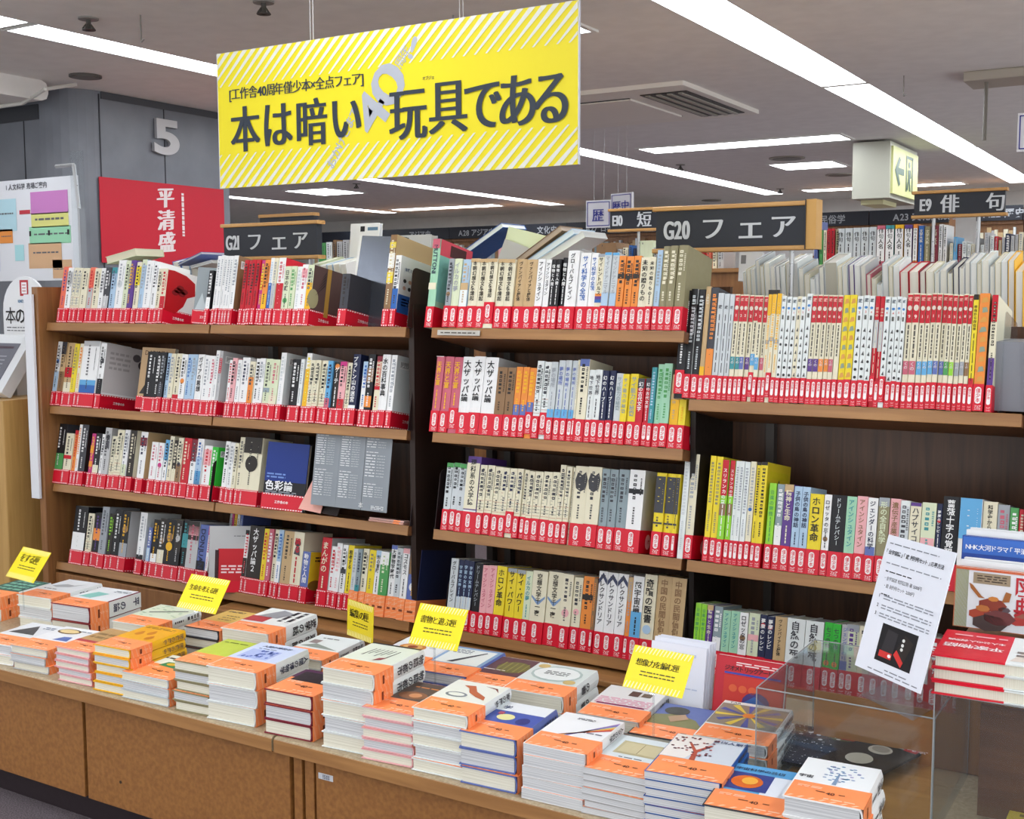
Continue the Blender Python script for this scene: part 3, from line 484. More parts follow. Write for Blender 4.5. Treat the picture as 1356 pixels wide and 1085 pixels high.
# ceiling skin in strips between the light troughs
xs = [-16] + [v for a in LX for v in a] + [8]
for i in range(0, len(xs), 2): mb.box(xs[i], -4, CEIL, xs[i+1], 17.4, CEIL+.02, M_CEIL)
for x0, x1 in LX: mb.box(x0, 15.9, CEIL, x1, 17.4, CEIL+.02, M_CEIL)
struct('ceiling', mb)
mb = MB(); mb.box(-16, 17.3, 0, 8, 17.4, CEIL+.06, M_SOFF); mb.box(-16, 17.1, CZ+1.16, 8, 17.3, CEIL, M_SOFF); struct('wall_back', mb)
mb = MB(); mb.box(-16.1, -4, 0, -16, 17.4, CEIL+.06, M_SOFF); struct('wall_left', mb)
# fluorescent strips: segments of 3.9 m in each trough
m_white = mat('e6e6e2', .4); m_alu = mat('b9bbbd', .3, .6)
where = {0: 'far left strip', 1: 'strip left of the pillar gap', 2: 'second strip from the left', 3: 'wide strip right of the banner', 4: 'strip above the aisle', 5: 'rightmost strip'}
for li, (x0, x1) in enumerate(LX):
    segs = [(-3.9, .05), (.1, 4.0), (4.04, 7.98), (8.02, 11.9), (11.94, 15.9)]
    for si, (y0, y1) in enumerate(segs):
        if li < 2 and si < 2: continue
        if li > 3 and si > 2: continue
        t = thing('ceiling_light', f'recessed fluorescent ceiling light, {ORD[si+1]} length of the {where[li]}', 'light', Matrix.Translation((x0, y0, CEIL)), 'long fluorescent ceiling strips')
        a = MB(); W, Lh = x1-x0, y1-y0
        a.box(0, 0, 0, .012, Lh, .06, m_white); a.box(W-.012, 0, 0, W, Lh, .06, m_white); a.box(.012, 0, 0, W-.012, .012, .06, m_white); a.box(.012, Lh-.012, 0, W-.012, Lh, .06, m_white)
        a.box(.012, .012, .05, W-.012, Lh-.012, .06, m_white); a.build('housing', t)
        a = MB(); a.box(.014, .014, .018, W-.014, Lh-.014, .03, M_TUBE); a.build('diffuser', t)
def panel(x0, y0, x1, y1, label):
    t = thing('ceiling_light_panel', label, 'light', Matrix.Translation((x0, y0, CEIL-.012)))
    a = MB(); W, L_ = x1-x0, y1-y0; e = .03
    for b in ((0,0,W,e), (0,L_-e,W,L_), (0,e,e,L_-e), (W-e,e,W,L_-e)): a.box(b[0], b[1], 0, b[2], b[3], .012, m_white)
    a.build('frame', t); a = MB(); a.box(e, e, .004, W-e, L_-e, .012, M_TUBE); a.build('diffuser', t)
panel(-4.87, 10.25, -2.92, 10.7, 'long crosswise fluorescent panel beyond the air conditioner')
panel(-4.27, 12.2, -3.55, 12.86, 'short square light panel left of the exit sign')
panel(-4.9, 15.3, -2.86, 15.68, 'far crosswise light panel behind the exit sign')
panel(-10.65, 11.76, -9.9, 12.6, 'square light panel below the left end of the yellow banner')
panel(-11.45, 15.1, -9.5, 15.5, 'far crosswise light panel under the yellow banner')
panel(-3.55, 5.2, -2.91, 5.68, 'ceiling light panel half hidden by the right edge of the banner')
panel(-1.5, 10.9, -.9, 11.6, 'small ceiling light panel at the right edge above the haiku sign')
# ceiling air conditioner
t = thing('ceiling_air_conditioner', 'white cassette air conditioner flush in the ceiling with dark slotted grille', 'air conditioner', Matrix.Translation((-4.72, 7.25, CEIL-.03)))
a = MB(); a.rbox(0, 0, 0, 1.62, 1.45, .03, mat('ece8e0', .5), .008, 'z'); a.build('housing', t)
a = MB(); a.box(.1, .3, -.012, 1.1, 1.2, 0, mat('efebe3', .5)); a.box(.1, .28, -.004, 1.1, .3, 0, mat('blk')); a.box(.1, 1.2, -.004, 1.1, 1.22, 0, mat('blk')); a.build('filter_panel', t)
a = MB(); a.box(1.22, .2, -.006, 1.56, 1.3, 0, mat('2c2a28')); a.build('vent', t)
for i in range(4):
    a = MB(); a.box(1.25+.08*i, .22, -.014, 1.28+.08*i, 1.28, -.006, mat('a8a49a')); a.build('slat', t)
# sprinklers, speakers, hooks
def sprinkler(px, py, label):
    p = on_z(px, py, CEIL); t = thing('sprinkler_head', label, 'sprinkler', Matrix.Translation((p.x, p.y, CEIL)))
    a = MB(); a.cyl((0,0,-.008), (0,0,0), .05, mat('8d8a86'), 14); a.build('plate', t)
    a = MB(); a.cyl((0,0,-.06), (0,0,-.008), .012, mat('55524e'), 8)
    for i in range(6):
        c, s = math.cos(i*math.pi/3), math.sin(i*math.pi/3); a.cyl((c*.012, s*.012, -.03), (c*.03, s*.03, -.055), .004, mat('55524e'), 5)
    a.cyl((0,0,-.06), (0,0,-.055), .034, mat('45423f'), 12); a.build('deflector', t)
sprinkler(117, 24, 'sprinkler head with caged deflector left of the banner')
sprinkler(349, 2, 'sprinkler head at the top edge above the banner')
sprinkler(472, 243, 'small sprinkler just below the yellow banner')
sprinkler(901, 218, 'small sprinkler left of the short light panel')
sprinkler(1033, 250, 'small sprinkler above the far light panel')
def disc(px, py, r, label, col='a29c92'):
    p = on_z(px, py, CEIL); t = thing('ceiling_speaker', label, 'speaker', Matrix.Translation((p.x, p.y, CEIL)))
    a = MB(); a.cyl((0,0,-.012), (0,0,0), r, mat(col), 20); a.build('rim', t); a = MB(); a.cyl((0,0,-.016), (0,0,-.012), r*.8, mat('6f6a64'), 20); a.build('grille', t)
disc(113, 100, .1, 'round dark ceiling speaker above the grey pillar', '5a5652')
disc(1042, 209, .18, 'round beige ceiling speaker before the short light panel'); disc(1112, 231, .16, 'thin round ceiling disc left of the exit sign', 'b0aca4')
disc(942, 265, .14, 'small round ceiling disc at the far end', '8a867e')
# soffit pipe and cable by the left pillar
a = MB(); a.rbox(-9.5, 4.2, CEIL-.13, -6.6, 5.1, CEIL-.001, M_CEIL, .05, 'x'); struct('trim_1', a)
a = MB(); pts = [on_z(0, 141, CEIL-.15), on_z(30, 137, CEIL-.14), on_z(60, 118, CEIL-.1), on_z(100, 112, CEIL-.02)]
for p, q in zip(pts, pts[1:]): a.cyl(p, q, .012, mat('d8d6d0'), 8)
tag(a.build('ceiling_cable'), 'white cable drooping from the ceiling beside the grey pillar', 'cable')
# exit sign
ex = on_z(1190, 188, CEIL)
t = thing('exit_sign', 'lit green and white emergency exit sign hanging from the ceiling', 'sign', Matrix.Translation((ex.x, ex.y-.2, CEIL)) @ Matrix.Rotation(math.radians(0), 4, 'Z'))
a = MB(); a.box(-.33, -.1, -.52, .0, .95, -.02, mat('a6a699', .4)); a.build('housing', t)
a = MB(); a.box(.0, -.06, -.48, .02, .91, -.06, emis('exit_sign_face', 'b4b67c', .1)); a.build('lit_face', t)
a = MB(); F = FR(a, (.021, -.06, -.48), (0, 1, 0), (0, 0, 1), .97, .42, .002); g = mat('063a20')
F.poly([(.06, .5), (.22, .82), (.28, .76), (.2, .58), (.42, .58), (.42, .44), (.2, .44), (.28, .24), (.22, .18)], g)
F.rect(.5, .12, .54, .9, g); F.rect(.54, .84, .76, .9, g); F.rect(.74, .12, .78, .9, g); F.ell(.63, .72, .04, .07, g); F.poly([(.58, .6), (.68, .62), (.72, .45), (.66, .42), (.7, .15), (.64, .15), (.62, .36), (.58, .15), (.54, .18), (.59, .42)], g); a.build('arrow_and_doorway_print', t)
a = MB(); a.box(-.3, .1, -.56, -.1, .6, -.52, mat('e2dfb0')); a.build('lower_lamp', t)
# track bracket, right
p = on_z(1276, 95, CEIL); t = thing('ceiling_bracket', 'beige ceiling bracket with two hanging rods at the right edge', 'bracket', Matrix.Translation((p.x, p.y, CEIL)))
a = MB(); a.rbox(0, 0, -.06, 1.2, .35, 0, mat('b5aea2'), .01, 'x'); a.build('plate', t)
for x in (.12, .36):
    a = MB(); a.cyl((x, .1, -.42), (x, .1, -.06), .012, mat('77726a'), 8); a.build('rod', t)
for i, (px, py) in enumerate(((186, 20), (300, 92), (1197, 100), (600, 20))):
    p = on_z(px, py, CEIL); a = MB(); a.cyl((p.x, p.y, CEIL-.12), (p.x, p.y, CEIL), .004, mat('8a8680'), 6); a.cyl((p.x, p.y, CEIL-.13), (p.x+.02, p.y, CEIL-.12), .004, mat('8a8680'), 6)
    tag(a.build('ceiling_hook'), ['thin wire hook left of the banner top', 'small wire hook just left of the banner corner', 'small hook right of the wide light strip', 'small wire hook above the middle of the banner'][i], 'hook')

# grey panelled pillar, with numeral, banner and map board
pc = on_z(90, 113, CEIL); px0 = pc.x
a = MB(); N = 8; R_ = .28; y0 = pc.y-.02
arc = [(px0-R_+R_*math.sin(math.pi/2*i/N)+.0, y0+R_-R_*math.cos(math.pi/2*i/N)) for i in range(N+1)]
pr = [(-8.8, y0)] + arc + [(px0, 6.72), (-8.8, 6.72)]
v = [(x, y, 0) for x, y in pr] + [(x, y, CEIL-.001) for x, y in pr]; n = len(pr)
a.add(v, [(i, i+1, n+i+1, n+i) for i in range(n-1)], M_STEEL)
wl = struct('wall_pillar', a); wl['kind'] = 'structure'
for xx, yy, ax in ((0, on_y(216, 200, 1).x, 0),):
    pass
def wallx_y(px):                                       # y on the plane x = px0 seen at this pixel column
    r = ray(px, 200); return px0*(r.y/r.x)
a = MB(); ys = wallx_y(218); a.box(px0, ys-.004, .2, px0+.003, ys+.004, CEIL-.02, mat('2c2e34')); ys = wallx_y(133); a.box(px0, ys-.004, .2, px0+.003, ys+.004, CEIL-.02, mat('2c2e34'))
a.box(px0, y0+R_, CEIL-.05, px0+.008, 6.72, CEIL-.002, mat('4a4c52')); struct('trim_2', a)
a = MB(); sx = on_y(33, 200, y0).x; a.box(sx-.004, y0-.003, .2, sx+.004, y0, CEIL-.12, mat('2c2e34')); a.box(-8.8, y0-.008, CEIL-.2, px0-R_, y0, CEIL-.1, mat('3a3c42')); struct('trim_3', a)
def on_x(px, py, x):
    r = ray(px, py); r = r*(x/r.x); return Vector((r.x, r.y, r.z+CZ))
tl, br = on_x(199, 156, px0), on_x(234, 208, px0)
a = MB(); H5 = (tl.z-br.z); W5 = (br.y-tl.y)
gl = GL['5', 2]; sc = H5/(gl[5]-gl[4]); swx = W5/(gl[3]-gl[2])
def P5(x, y, k): return (px0+.004+k, tl.y+(x-gl[2])*swx, br.z+(y-gl[4])*sc)
for k in (.012, .03): a.add([P5(x, y, k) for x, y in gl[0]], gl[1], mat('c9cacc', .4))
# side skirt from the outline edges
from collections import Counter
ed = Counter(); 
for f in gl[1]:
    for i in range(len(f)): e = (f[i], f[(i+1) % len(f)]); ed[tuple(sorted(e))] += 1
for (i, j), c in ed.items():
    if c == 1: a.add([P5(*gl[0][i], .004), P5(*gl[0][j], .004), P5(*gl[0][j], .03), P5(*gl[0][i], .03)], [(0, 1, 2, 3)], mat('a5a6aa', .4))
tag(a.build('wall_numeral'), 'raised silver numeral 5 on the grey pillar', 'numeral')
# red banner on the pillar
q = [on_x(129, 234, px0), on_x(294, 251, px0), on_x(296, 348, px0), on_x(134, 344, px0)]
t = thing('red_poster', 'red poster with white brushed calligraphy on the grey pillar', 'poster', Matrix.Translation((px0+.012, q[0].y, q[3].z-.02)))
W_, H_ = q[1].y-q[0].y, (q[0].z-q[3].z)+.02
a = MB(); a.box(0, 0, 0, .004, W_, H_, mat('c81e34', .5)); a.build('sheet', t)
a = MB(); F = FR(a, (.005, 0, 0), (0, 1, 0), (0, 0, 1), W_, H_, .001); m_ = mat('eee2e2', .5)
for i, ch in enumerate('平清盛'):
    for k in (-.02, 0, .02): F.glyph(ch, W_*(.5+k*.4), H_*(.82-.27*i)+k*.1, H_*.27, m_, 2+k*10, 2, rot=.08, sx=1.05, shear=.12)
F.marks(.62, .35, .66, .9, 1, m_, True, dash=12); a.build('calligraphy_print', t)
# store map board, before the pillar
t0 = on_y(0, 237, 3.9); q0, q1, q2 = on_y(-75, 240, 4.2), on_y(101, 232, 4.2), on_y(105, 371, 4.2)
W_ = q1.x-q0.x; H_ = q1.z-q2.z
t = thing('floor_map_board', 'store map board with coloured floor areas, left edge', 'board', Matrix.Translation((q0.x, 4.2, q2.z)))
a = MB(); a.box(0, 0, 0, W_, .012, H_, mat('d3d5da', .4)); a.build('board', t)
a = MB(); F = FR(a, (0, -.001, 0), (1, 0, 0), (0, 0, 1), W_, H_, .0008)
u = lambda px: (px+75)/176
for (x0, v0, x1, v1, c) in ((43, .65, 90, .87, 'bb78b4'), (43, .52, 90, .66, 'cfce7c'), (40, .36, 92, .53, '8fc9a4'), (38, .12, 80, .37, 'c9a27c'), (68, .02, 92, .2, 'c9a27c'), (0, .5, 24, .82, 'a9cbd6'), (-60, .5, 0, .8, 'a9cbd6'), (0, .38, 18, .52, 'd8873a'), (20, .2, 32, .36, '9fcdd2'), (-60, .1, 0, .3, 'c8ccd8'), (28, .66, 42, .7, 'b5303e')):
    F.rect(u(x0), v0, u(x1), v1, mat(c))
for (x0, v0, x1, v1) in ((48, .58, 84, .62), (46, .44, 90, .47), (44, .26, 76, .29), (70, .1, 90, .12), (2, .66, 20, .69), (3, .44, 16, .46)): F.marks(u(x0), v0, u(x1), v1, 1, mat('5a5a60'), dash=7)
F.htext('1階 人文科学 売場ご案内', W_*u(12), H_*.91, .035, mat('45464e'), 2)
for x in (40, 64, 88): F.rect(u(x), .44, u(x+2.5), .49, mat('blk'), 3)
a.build('map_print', t)
a = MB(); e = .03
for b in ((W_-.01, -.03, -.02, W_+.09, -.022, H_+.12), ): a.box(*b, M_ACR)
a.build('acrylic_frame', t)
a = MB(); a.cyl((W_-.12, -.03, H_+.05), (W_+.02, -.03, H_+.05), .01, m_alu); a.cyl((W_+.02, -.03, H_+.05), (W_+.05, -.03, H_-.18), .01, m_alu); a.build('clamp', t)

# ------------------------------------------------------------------ bookcase
def rot_at(x, y, z, t=TIL): return Matrix.Translation((x, y, z)) @ Matrix.Rotation(-t, 4, 'X')
BX = {'A': (-3.945, -3.068), 'B': (-3.060, -2.212), 'C': (-2.112, -1.272), 'D': (-1.255, -.410)}
YB = 3.34
bc = thing('bookcase', 'long brown wooden bookcase of four bays with tilted shelves behind the display table', 'bookcase', Matrix.Translation((0, 0, 0)))
def part(name, f, parent=bc):
    a = MB(); f(a); return a.build(name, parent)
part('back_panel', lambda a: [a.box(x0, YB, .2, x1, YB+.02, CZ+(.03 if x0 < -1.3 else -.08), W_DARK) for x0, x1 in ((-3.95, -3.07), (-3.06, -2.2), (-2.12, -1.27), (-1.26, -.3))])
part('side_panel', lambda a: a.rbox(-3.985, 2.965, 0, -3.95, YB+.05, CZ+.045, W_SIDE, .004, 'z'))
part('partition', lambda a: a.box(-2.215, 3.02, .23, -2.195, YB, CZ-.02, mat('2a1d18')))
part('partition', lambda a: a.box(-1.27, 3.05, .23, -1.255, YB, CZ-.02, mat('1c1614')))
part('partition', lambda a: a.box(-.40, 3.03, .23, -.38, YB, CZ-.1, mat('2a1d18')))
for x in (-2.03, -1.13, -2.9, -3.07, -2.19, -2.1):
    part('upright_rail', lambda a: a.box(x-.012, YB-.03, .25, x+.012, YB, CZ+.02, mat('4a4542', .4, .3)))
for bay, (x0, x1) in BX.items():
    for r in range(4):
        z = (DB if bay == 'D' else SB)[r]
        if z is None: continue
        M = rot_at(x0, 3.0, z)
        a = MB(); a.rbox(0, 0, 0, x1-x0, .3, TH, W_SHELF, .003, 'x'); b = a.build('shelf_board', bc, M=M)
        a = MB(); a.rbox(0, -.004, -.001, x1-x0, 0, TH+.001, W_EDGE, .0015, 'x'); a.build('edge_band', b)
# top board behind the signs, and base cabinets
part('top_board', lambda a: a.box(-3.95, 3.36, CZ-.16, -1.27, 3.66, CZ-.135, W_SHELF))
part('base_cabinet', lambda a: a.rbox(-3.945, 2.995, 0, -3.072, YB, SB[3]-.012, W_SIDE, .003, 'x'))
for x0, x1, nm in ((-3.0, -2.205, 0), (-2.195, -1.26, 1), (-1.25, -.35, 2)):
    a = MB(); a.rbox(x0, 2.93, .09, x1, 3.35, SB[3]-.03, W_BASE, .004, 'x'); o = a.build('base_cabinet', bc)
    a = MB(); a.rbox(x0, 2.915, SB[3]-.03, x1, 3.3, SB[3]-.012, W_EDGE, .003, 'x'); a.build('cabinet_top', o)
    a = MB(); a.box(x0+.02, 2.928, .12, x0+(x1-x0)/2-.004, 2.93, SB[3]-.05, W_BASE); a.build('drawer_front', o)
    a = MB(); a.box(x0+(x1-x0)/2+.004, 2.928, .12, x1-.02, 2.93, SB[3]-.05, W_BASE); a.build('drawer_front', o)
part('plinth', lambda a: a.box(-3.98, 3.0, 0, -.3, 3.3, .09, mat('2a201c')))
# section strip on the third bay's top shelf edge
M = rot_at(-2.085, 2.993, SB[0]+.008)
t = thing('shelf_label_strip', 'small clear label strip on the middle bay top shelf edge', 'label', M)
a = MB(); a.box(0, -.003, 0, .155, 0, .016, mat('b9b6ae', .3)); F = FR(a, (0, -.0035, 0), (1, 0, 0), (0, 0, 1), .155, .016, .0003); F.marks(.08, .25, .9, .7, 1, mat('55504a'), dash=8); a.build('strip', t)
# white edge guard on the left side of the bookcase
g0, g1 = on_y(46, 390, 2.985), on_y(55, 658, 2.985)
a = MB(); a.rbox(-4.012, 2.948, g1.z, -3.964, 2.962, g0.z, mat('dfe1e6', .5), .003, 'z'); tag(a.build('edge_guard'), 'white vertical edge strip on the left side of the bookcase', 'strip')

# ------------------------------------------------------------------ books in the rows
def rows():
    for bay in 'ABCD':
        for r in range(4):
            z = (DB if bay == 'D' else SB)[r]
            if z is None: continue
            keys = [k for k in ROWS if k == f'{bay}{r+1}' or (k.startswith(f'{bay}{r+1}') and len(k) == 3)]
            cnt = 0
            for k in sorted(keys):
                x0, sc, end, txt = ROWS[k]
                es = [e.strip().split('|') for e in txt.replace('\n', '').split(';') if e.strip()]
                for i, e in enumerate(es):
                    zx = float(e[0]); nz = float(es[i+1][0]) if i+1 < len(es) else float(end)
                    bg, fg, title = e[2], e[3], e[4]; toks = e[5].split() if len(e) > 5 else []
                    gap = 0; D = .15; hard = False; band = 'a' if bay in 'AB' else 'c'; b0 = 0; side = None; art = None; deco = []
                    for t_ in toks:
                        if t_ in 'on' and len(t_) == 1: band = None if t_ == 'n' else 'o'
                        elif t_ == 'H': hard = True
                        elif t_ == 'u': b0 = .013
                        elif t_[0] == 'D' and t_[1:].isdigit(): D = float('.'+t_[1:])
                        elif t_[0] == 'G' and t_[1:].isdigit(): gap = float(t_[1:])
                        elif t_[0] == 'c' and t_[1:] in PAL: side = t_[1:]
                        elif t_[0] == 'a' and t_[1:] in ART: art = ART[t_[1:]]
                        elif t_ in ('c', 'brg'): pass
                        else: deco.append(t_)
                    pa, pb = x0+zx/sc, x0+(nz-gap)/sc
                    xa, xb = row_x(pa, z), row_x(pb, z); cnt += 1
                    T = round(max(xb-xa-.0016, .006), 4); H = round(float(e[1])/sc/ppm(xa, z), 3)
                    lim = .272 if r else .4
                    if not (bay == 'D' and r == 2): H = min(H, lim)
                    bh = .056 if band == 'a' else .066 if bay != 'B' else .07
                    jz = random.choice((0, 0, .001, .002)); jy = random.uniform(-.004, .003)
                    M = rot_at(xa, 3.0, z) @ Matrix.Translation((0, jy, TH+.0012+jz))
                    if abs(D-.15) < .001: D = .15 if not side else .17
                    nm = 'magazine' if (bay == 'D' and r == 0) else 'hardcover_book' if bay in 'CD' else 'paperback_book'
                    cat = 'magazine' if nm == 'magazine' else 'book'
                    extra = ''
                    if deco:
                        dd = deco[0].split('.')
                        extra = {'g': 'ruled ', 's': 'star-printed ', 'x': 'red-topped ', 'i': 'picture-printed ', 'z': 'camouflage ', 'v': 'grey-peaked '}.get(dd[0], '')
                    sp = CN[bg] if bg in CN else bg
                    lab = f"{extra}{sp} {nm.split('_')[-1]}, {ORD[cnt]} from left on the {RN[r]} of the {BN[bay]}"
                    book(M, T, D, H, bg, title, fg, deco, band, bh, b0, hard, side, nm, lab, cat, f"{nm.split('_')[-1]}s on the {RN[r]} of the {BN[bay]}", art, grey=random.random() < .3)
rows()

# ------------------------------------------------------------------ single objects among the rows
def shelf_M(px, bay_z, y=3.0, rz=0, tilt=TIL):
    x = row_x(px, bay_z)
    return Matrix.Translation((x, y, bay_z)) @ Matrix.Rotation(-tilt, 4, 'X') @ Matrix.Translation((0, 0, TH+.0015)) @ Matrix.Rotation(math.radians(rz), 4, 'Z')
def a_mount(A): A.rect(0, .22, 1, 1, mat('8e979b')); A.poly([(.05, .25), (.3, .55), (.45, .35), (.6, .6), (.9, .25)], mat('b9c4c8'), True, 2); A.marks(.6, .6, .85, .9, 2, mat('5f686e'), True)
book(shelf_M(247, SB[0], 3.03, -68), .016, .088, .205, 'gry', '~', 'whi', (), 'a', .05, 0, False, 'gry', 'paperback_book', 'grey mountain cover book facing out beside the rose cover, top shelf', 'book', art=a_mount)
def a_darwin(A):
    A.rect(0, .25, 1, 1, mat('b99a72')); A.htext('DARWIN', A.w*.1, A.h*.88, .024, mat('6a4a30'), 2); A.ell(.55, .62, .2, .13, mat('2b2826'), 2); A.rect(.25, .6, .8, .63, mat('2b2826'), 2)
    A.ell(.52, .53, .13, .1, mat('a89880'), 2); A.ell(.52, .4, .16, .13, mat('cfccc6'), 3); A.poly([(.05, .25), (.95, .25), (.8, .42), (.2, .4)], mat('2b2826'), True, 2)
book(shelf_M(166, SB[1], 3.06, -80), .02, .15, .235, 'tan', '~', 'dkb', (), 'a', .05, 0, False, 'tan', 'paperback_book', 'tan cover book with bearded man in a black hat, facing out on second shelf', 'book', art=a_darwin)
def a_color(A):
    A.rect(0, .42, 1, 1, mat('12307f')); A.rect(0, .2, 1, .42, mat('14151c')); A.htext('色彩論', A.w*.03, A.h*.3, .036, mat('eef0f2'), 2); A.marks(.05, .23, .8, .28, 2, mat('9aa0a8')); A.marks(.05, .46, .5, .55, 2, mat('6f8fd0'))
book(shelf_M(349, SB[2], 3.0, -80), .02, .165, .232, 'blk', '~', 'whi', (), 'a', .055, 0, True, 'nav', 'hardcover_book', 'blue and black cover book facing out on third shelf, left of the grey poster', 'book', art=a_color)
# slipcase, top of the second bay
def a_slv(A): pass
sil = mat('6f747e', .22, .85)
t = thing('art_portfolio', 'big glossy silver slipcase standing behind the top shelf books of the second bay', 'book', Matrix.Translation((on_y(462, 400, 3.125).x, 3.125, CZ-.1)) @ Matrix.Rotation(math.radians(-10), 4, 'X') @ Matrix.Rotation(math.radians(3), 4, 'Y'))
a = MB(); a.rbox(0, 0, 0, .185, .02, .315, sil, .002, 'z'); a.build('case', t); a = MB(); a.box(-.012, .004, .002, 0, .02, .318, mat('whi')); a.build('page_block', t)
def bookend(px, z, label, y=3.02, h=.17, d=.2, m=None, lx=0):
    m = m or mat('2a1f20', .35, .2); t = thing('bookend', label, 'bookend', Matrix.Translation((row_x(px, z)+lx, 3.0, z)) @ Matrix.Rotation(-TIL, 4, 'X') @ Matrix.Translation((0, y-3.0, TH+.001)))
    a = MB(); r = .02; P = [(0, 0), (d, 0), (d, h-r)] + [(d-r+r*math.cos(k*math.pi/8), h-r+r*math.sin(k*math.pi/8)) for k in range(1, 5)] + [(r-r*math.sin(k*math.pi/8), h-r+r*math.cos(k*math.pi/8)) for k in range(0, 5)]
    n = len(P); a.add([(0, y_, z_) for y_, z_ in P]+[(.0016, y_, z_) for y_, z_ in P], [tuple(range(n))[::-1], tuple(range(n, 2*n))]+[(i, (i+1) % n, n+(i+1) % n, n+i) for i in range(n)], m); a.build('plate', t)
    a = MB(); a.box(-.02, .02, 0, 0, d-.02, .0012, m); a.build('foot', t)
BE = mat('3a2622', .4, .1)
bookend(541, SB[0], 'brown metal bookend at the right end of the second bay top shelf', 2.985, .19, .22, BE)
bookend(541, SB[1], 'dark metal bookend at the right end of the second bay second shelf', 2.99, .16, .22)
bookend(541, SB[2], 'dark metal bookend on the third shelf right of the grey poster', 3.0, .17, .22)
bookend(574, SB[1], 'black metal bookend left of the pink books, middle bay', 3.0, .16, .2)
bookend(574, SB[2], 'black metal bookend at the left end of the middle bay third shelf', 3.0, .19, .2)
bookend(586, SB[3], 'black metal bookend at the left end of the middle bay bottom shelf', 3.0, .15, .2)
bookend(905, SB[3], 'black metal bookend at the right end of the middle bay bottom shelf', 3.0, .17, .2, None, -.012)
bookend(279, SB[2], 'dark metal bookend dividing the bright green book from the second bay', 2.985, .15, .2)
bookend(86, SB[3], 'dark metal bookend at the left end of the bottom shelf', 3.02, .16, .2)
bookend(1308, DB[0], 'clear plastic bookend at the right end of the printed volumes', 3.0, .25, .2, M_ACR, .022)
a = MB(); p = on_y(1312, 560, 3.0); a.box(p.x-.01, 3.05, DB[0]+TH+.002, p.x+.115, 3.28, DB[0]+TH+.17, mat('85878f', .4)); tag(a.build('grey_box_file', M=None), 'grey box file at the right end of the right bay top shelf', 'box file')
# grey leaflet poster on a stand
bl, br, tlp = on_y(411, 668, 2.985), on_y(512, 680, 2.985), on_y(419, 576, 2.985)
t = thing('leaflet_poster', 'grey three-fold price leaflet propped on the third shelf', 'poster', Matrix.Translation(bl) @ Matrix.Rotation(math.radians(-9), 4, 'X'))
W_ = br.x-bl.x; H_ = .272; a = MB(); gm = mat('8b9299', .45)
for i in range(3): a.box(W_*i/3+.0006, -.001*(i % 2), 0, W_*(i+1)/3-.0006, .002-.001*(i % 2), H_, gm)
a.build('sheet', t); a = MB(); F = FR(a, (0, -.0022, 0), (1, 0, 0), (0, 0, 1), W_, H_, .0004); ww = mat('dfe2e4')
F.marks(.12, .93, .7, .96, 1, ww, dash=9); F.ell(.55, .9, .04, .05, mat('9ba3a9'), 1); 
for c0, rows_ in ((.03, ((.5, .84, 12), (.12, .42, 10))), (.36, ((.5, .84, 12), (.12, .42, 10))), (.69, ((.75, .84, 3), (.4, .68, 8), (.16, .3, 5)))):
    for v0, v1, n in rows_:
        F.marks(c0, v1+.012, c0+.16, v1+.03, 1, ww, dash=4); F.marks(c0, v0, c0+.12, v1, n, ww, dash=2, fill=.35, seed=3); F.marks(c0+.14, v0, c0+.24, v1, n, mat('b9bec3'), dash=3, fill=.3, seed=5)
F.glyph('本', W_*.67, H_*.06, .02, ww, 2); F.marks(.8, .02, .96, .07, 3, ww, dash=3); a.build('leaflet_print', t)
a = MB(); q = [on_y(395, 674, 2.995), on_y(424, 680, 2.995), on_y(436, 640, 3.05), on_y(414, 636, 3.05)]
a.add(q+[v+Vector((0, .003, 0)) for v in q], [(0,1,2,3), (7,6,5,4), (0,4,5,1), (1,5,6,2), (2,6,7,3), (3,7,4,0)], mat('e2a79a')); tag(a.build('leaflet'), 'pink striped leaflet leaning behind the grey poster', 'leaflet')
a = MB(); q = [on_y(426, 680, 3.0), on_y(446, 684, 3.0), on_y(452, 668, 3.04), on_y(432, 664, 3.04)]
a.add(q+[v+Vector((0, .004, 0)) for v in q], [(0,1,2,3), (7,6,5,4), (0,4,5,1), (1,5,6,2), (2,6,7,3), (3,7,4,0)], mat('3a3433')); tag(a.build('poster_stand'), 'dark folded stand under the grey poster', 'stand')
M = rot_at(row_x(484, SB[2]), 3.0, SB[2])
for i, (c, l) in enumerate((('d9a596', 'lower'), ('cfa79e', 'upper'))):
    a = MB(); a.box(0, .01+.004*i, TH+.001+.007*i, .14, .1, TH+.007+.007*i, mat(c)); a.box(.1, .009+.004*i, TH+.0015+.007*i, .125, .01+.004*i, TH+.0065+.007*i, mat('obi')); o = a.build('flat_leaflet_stack', M=M)
    tag(o, f'{l} pink leaflet bundle lying on the third shelf under the poster', 'leaflet')
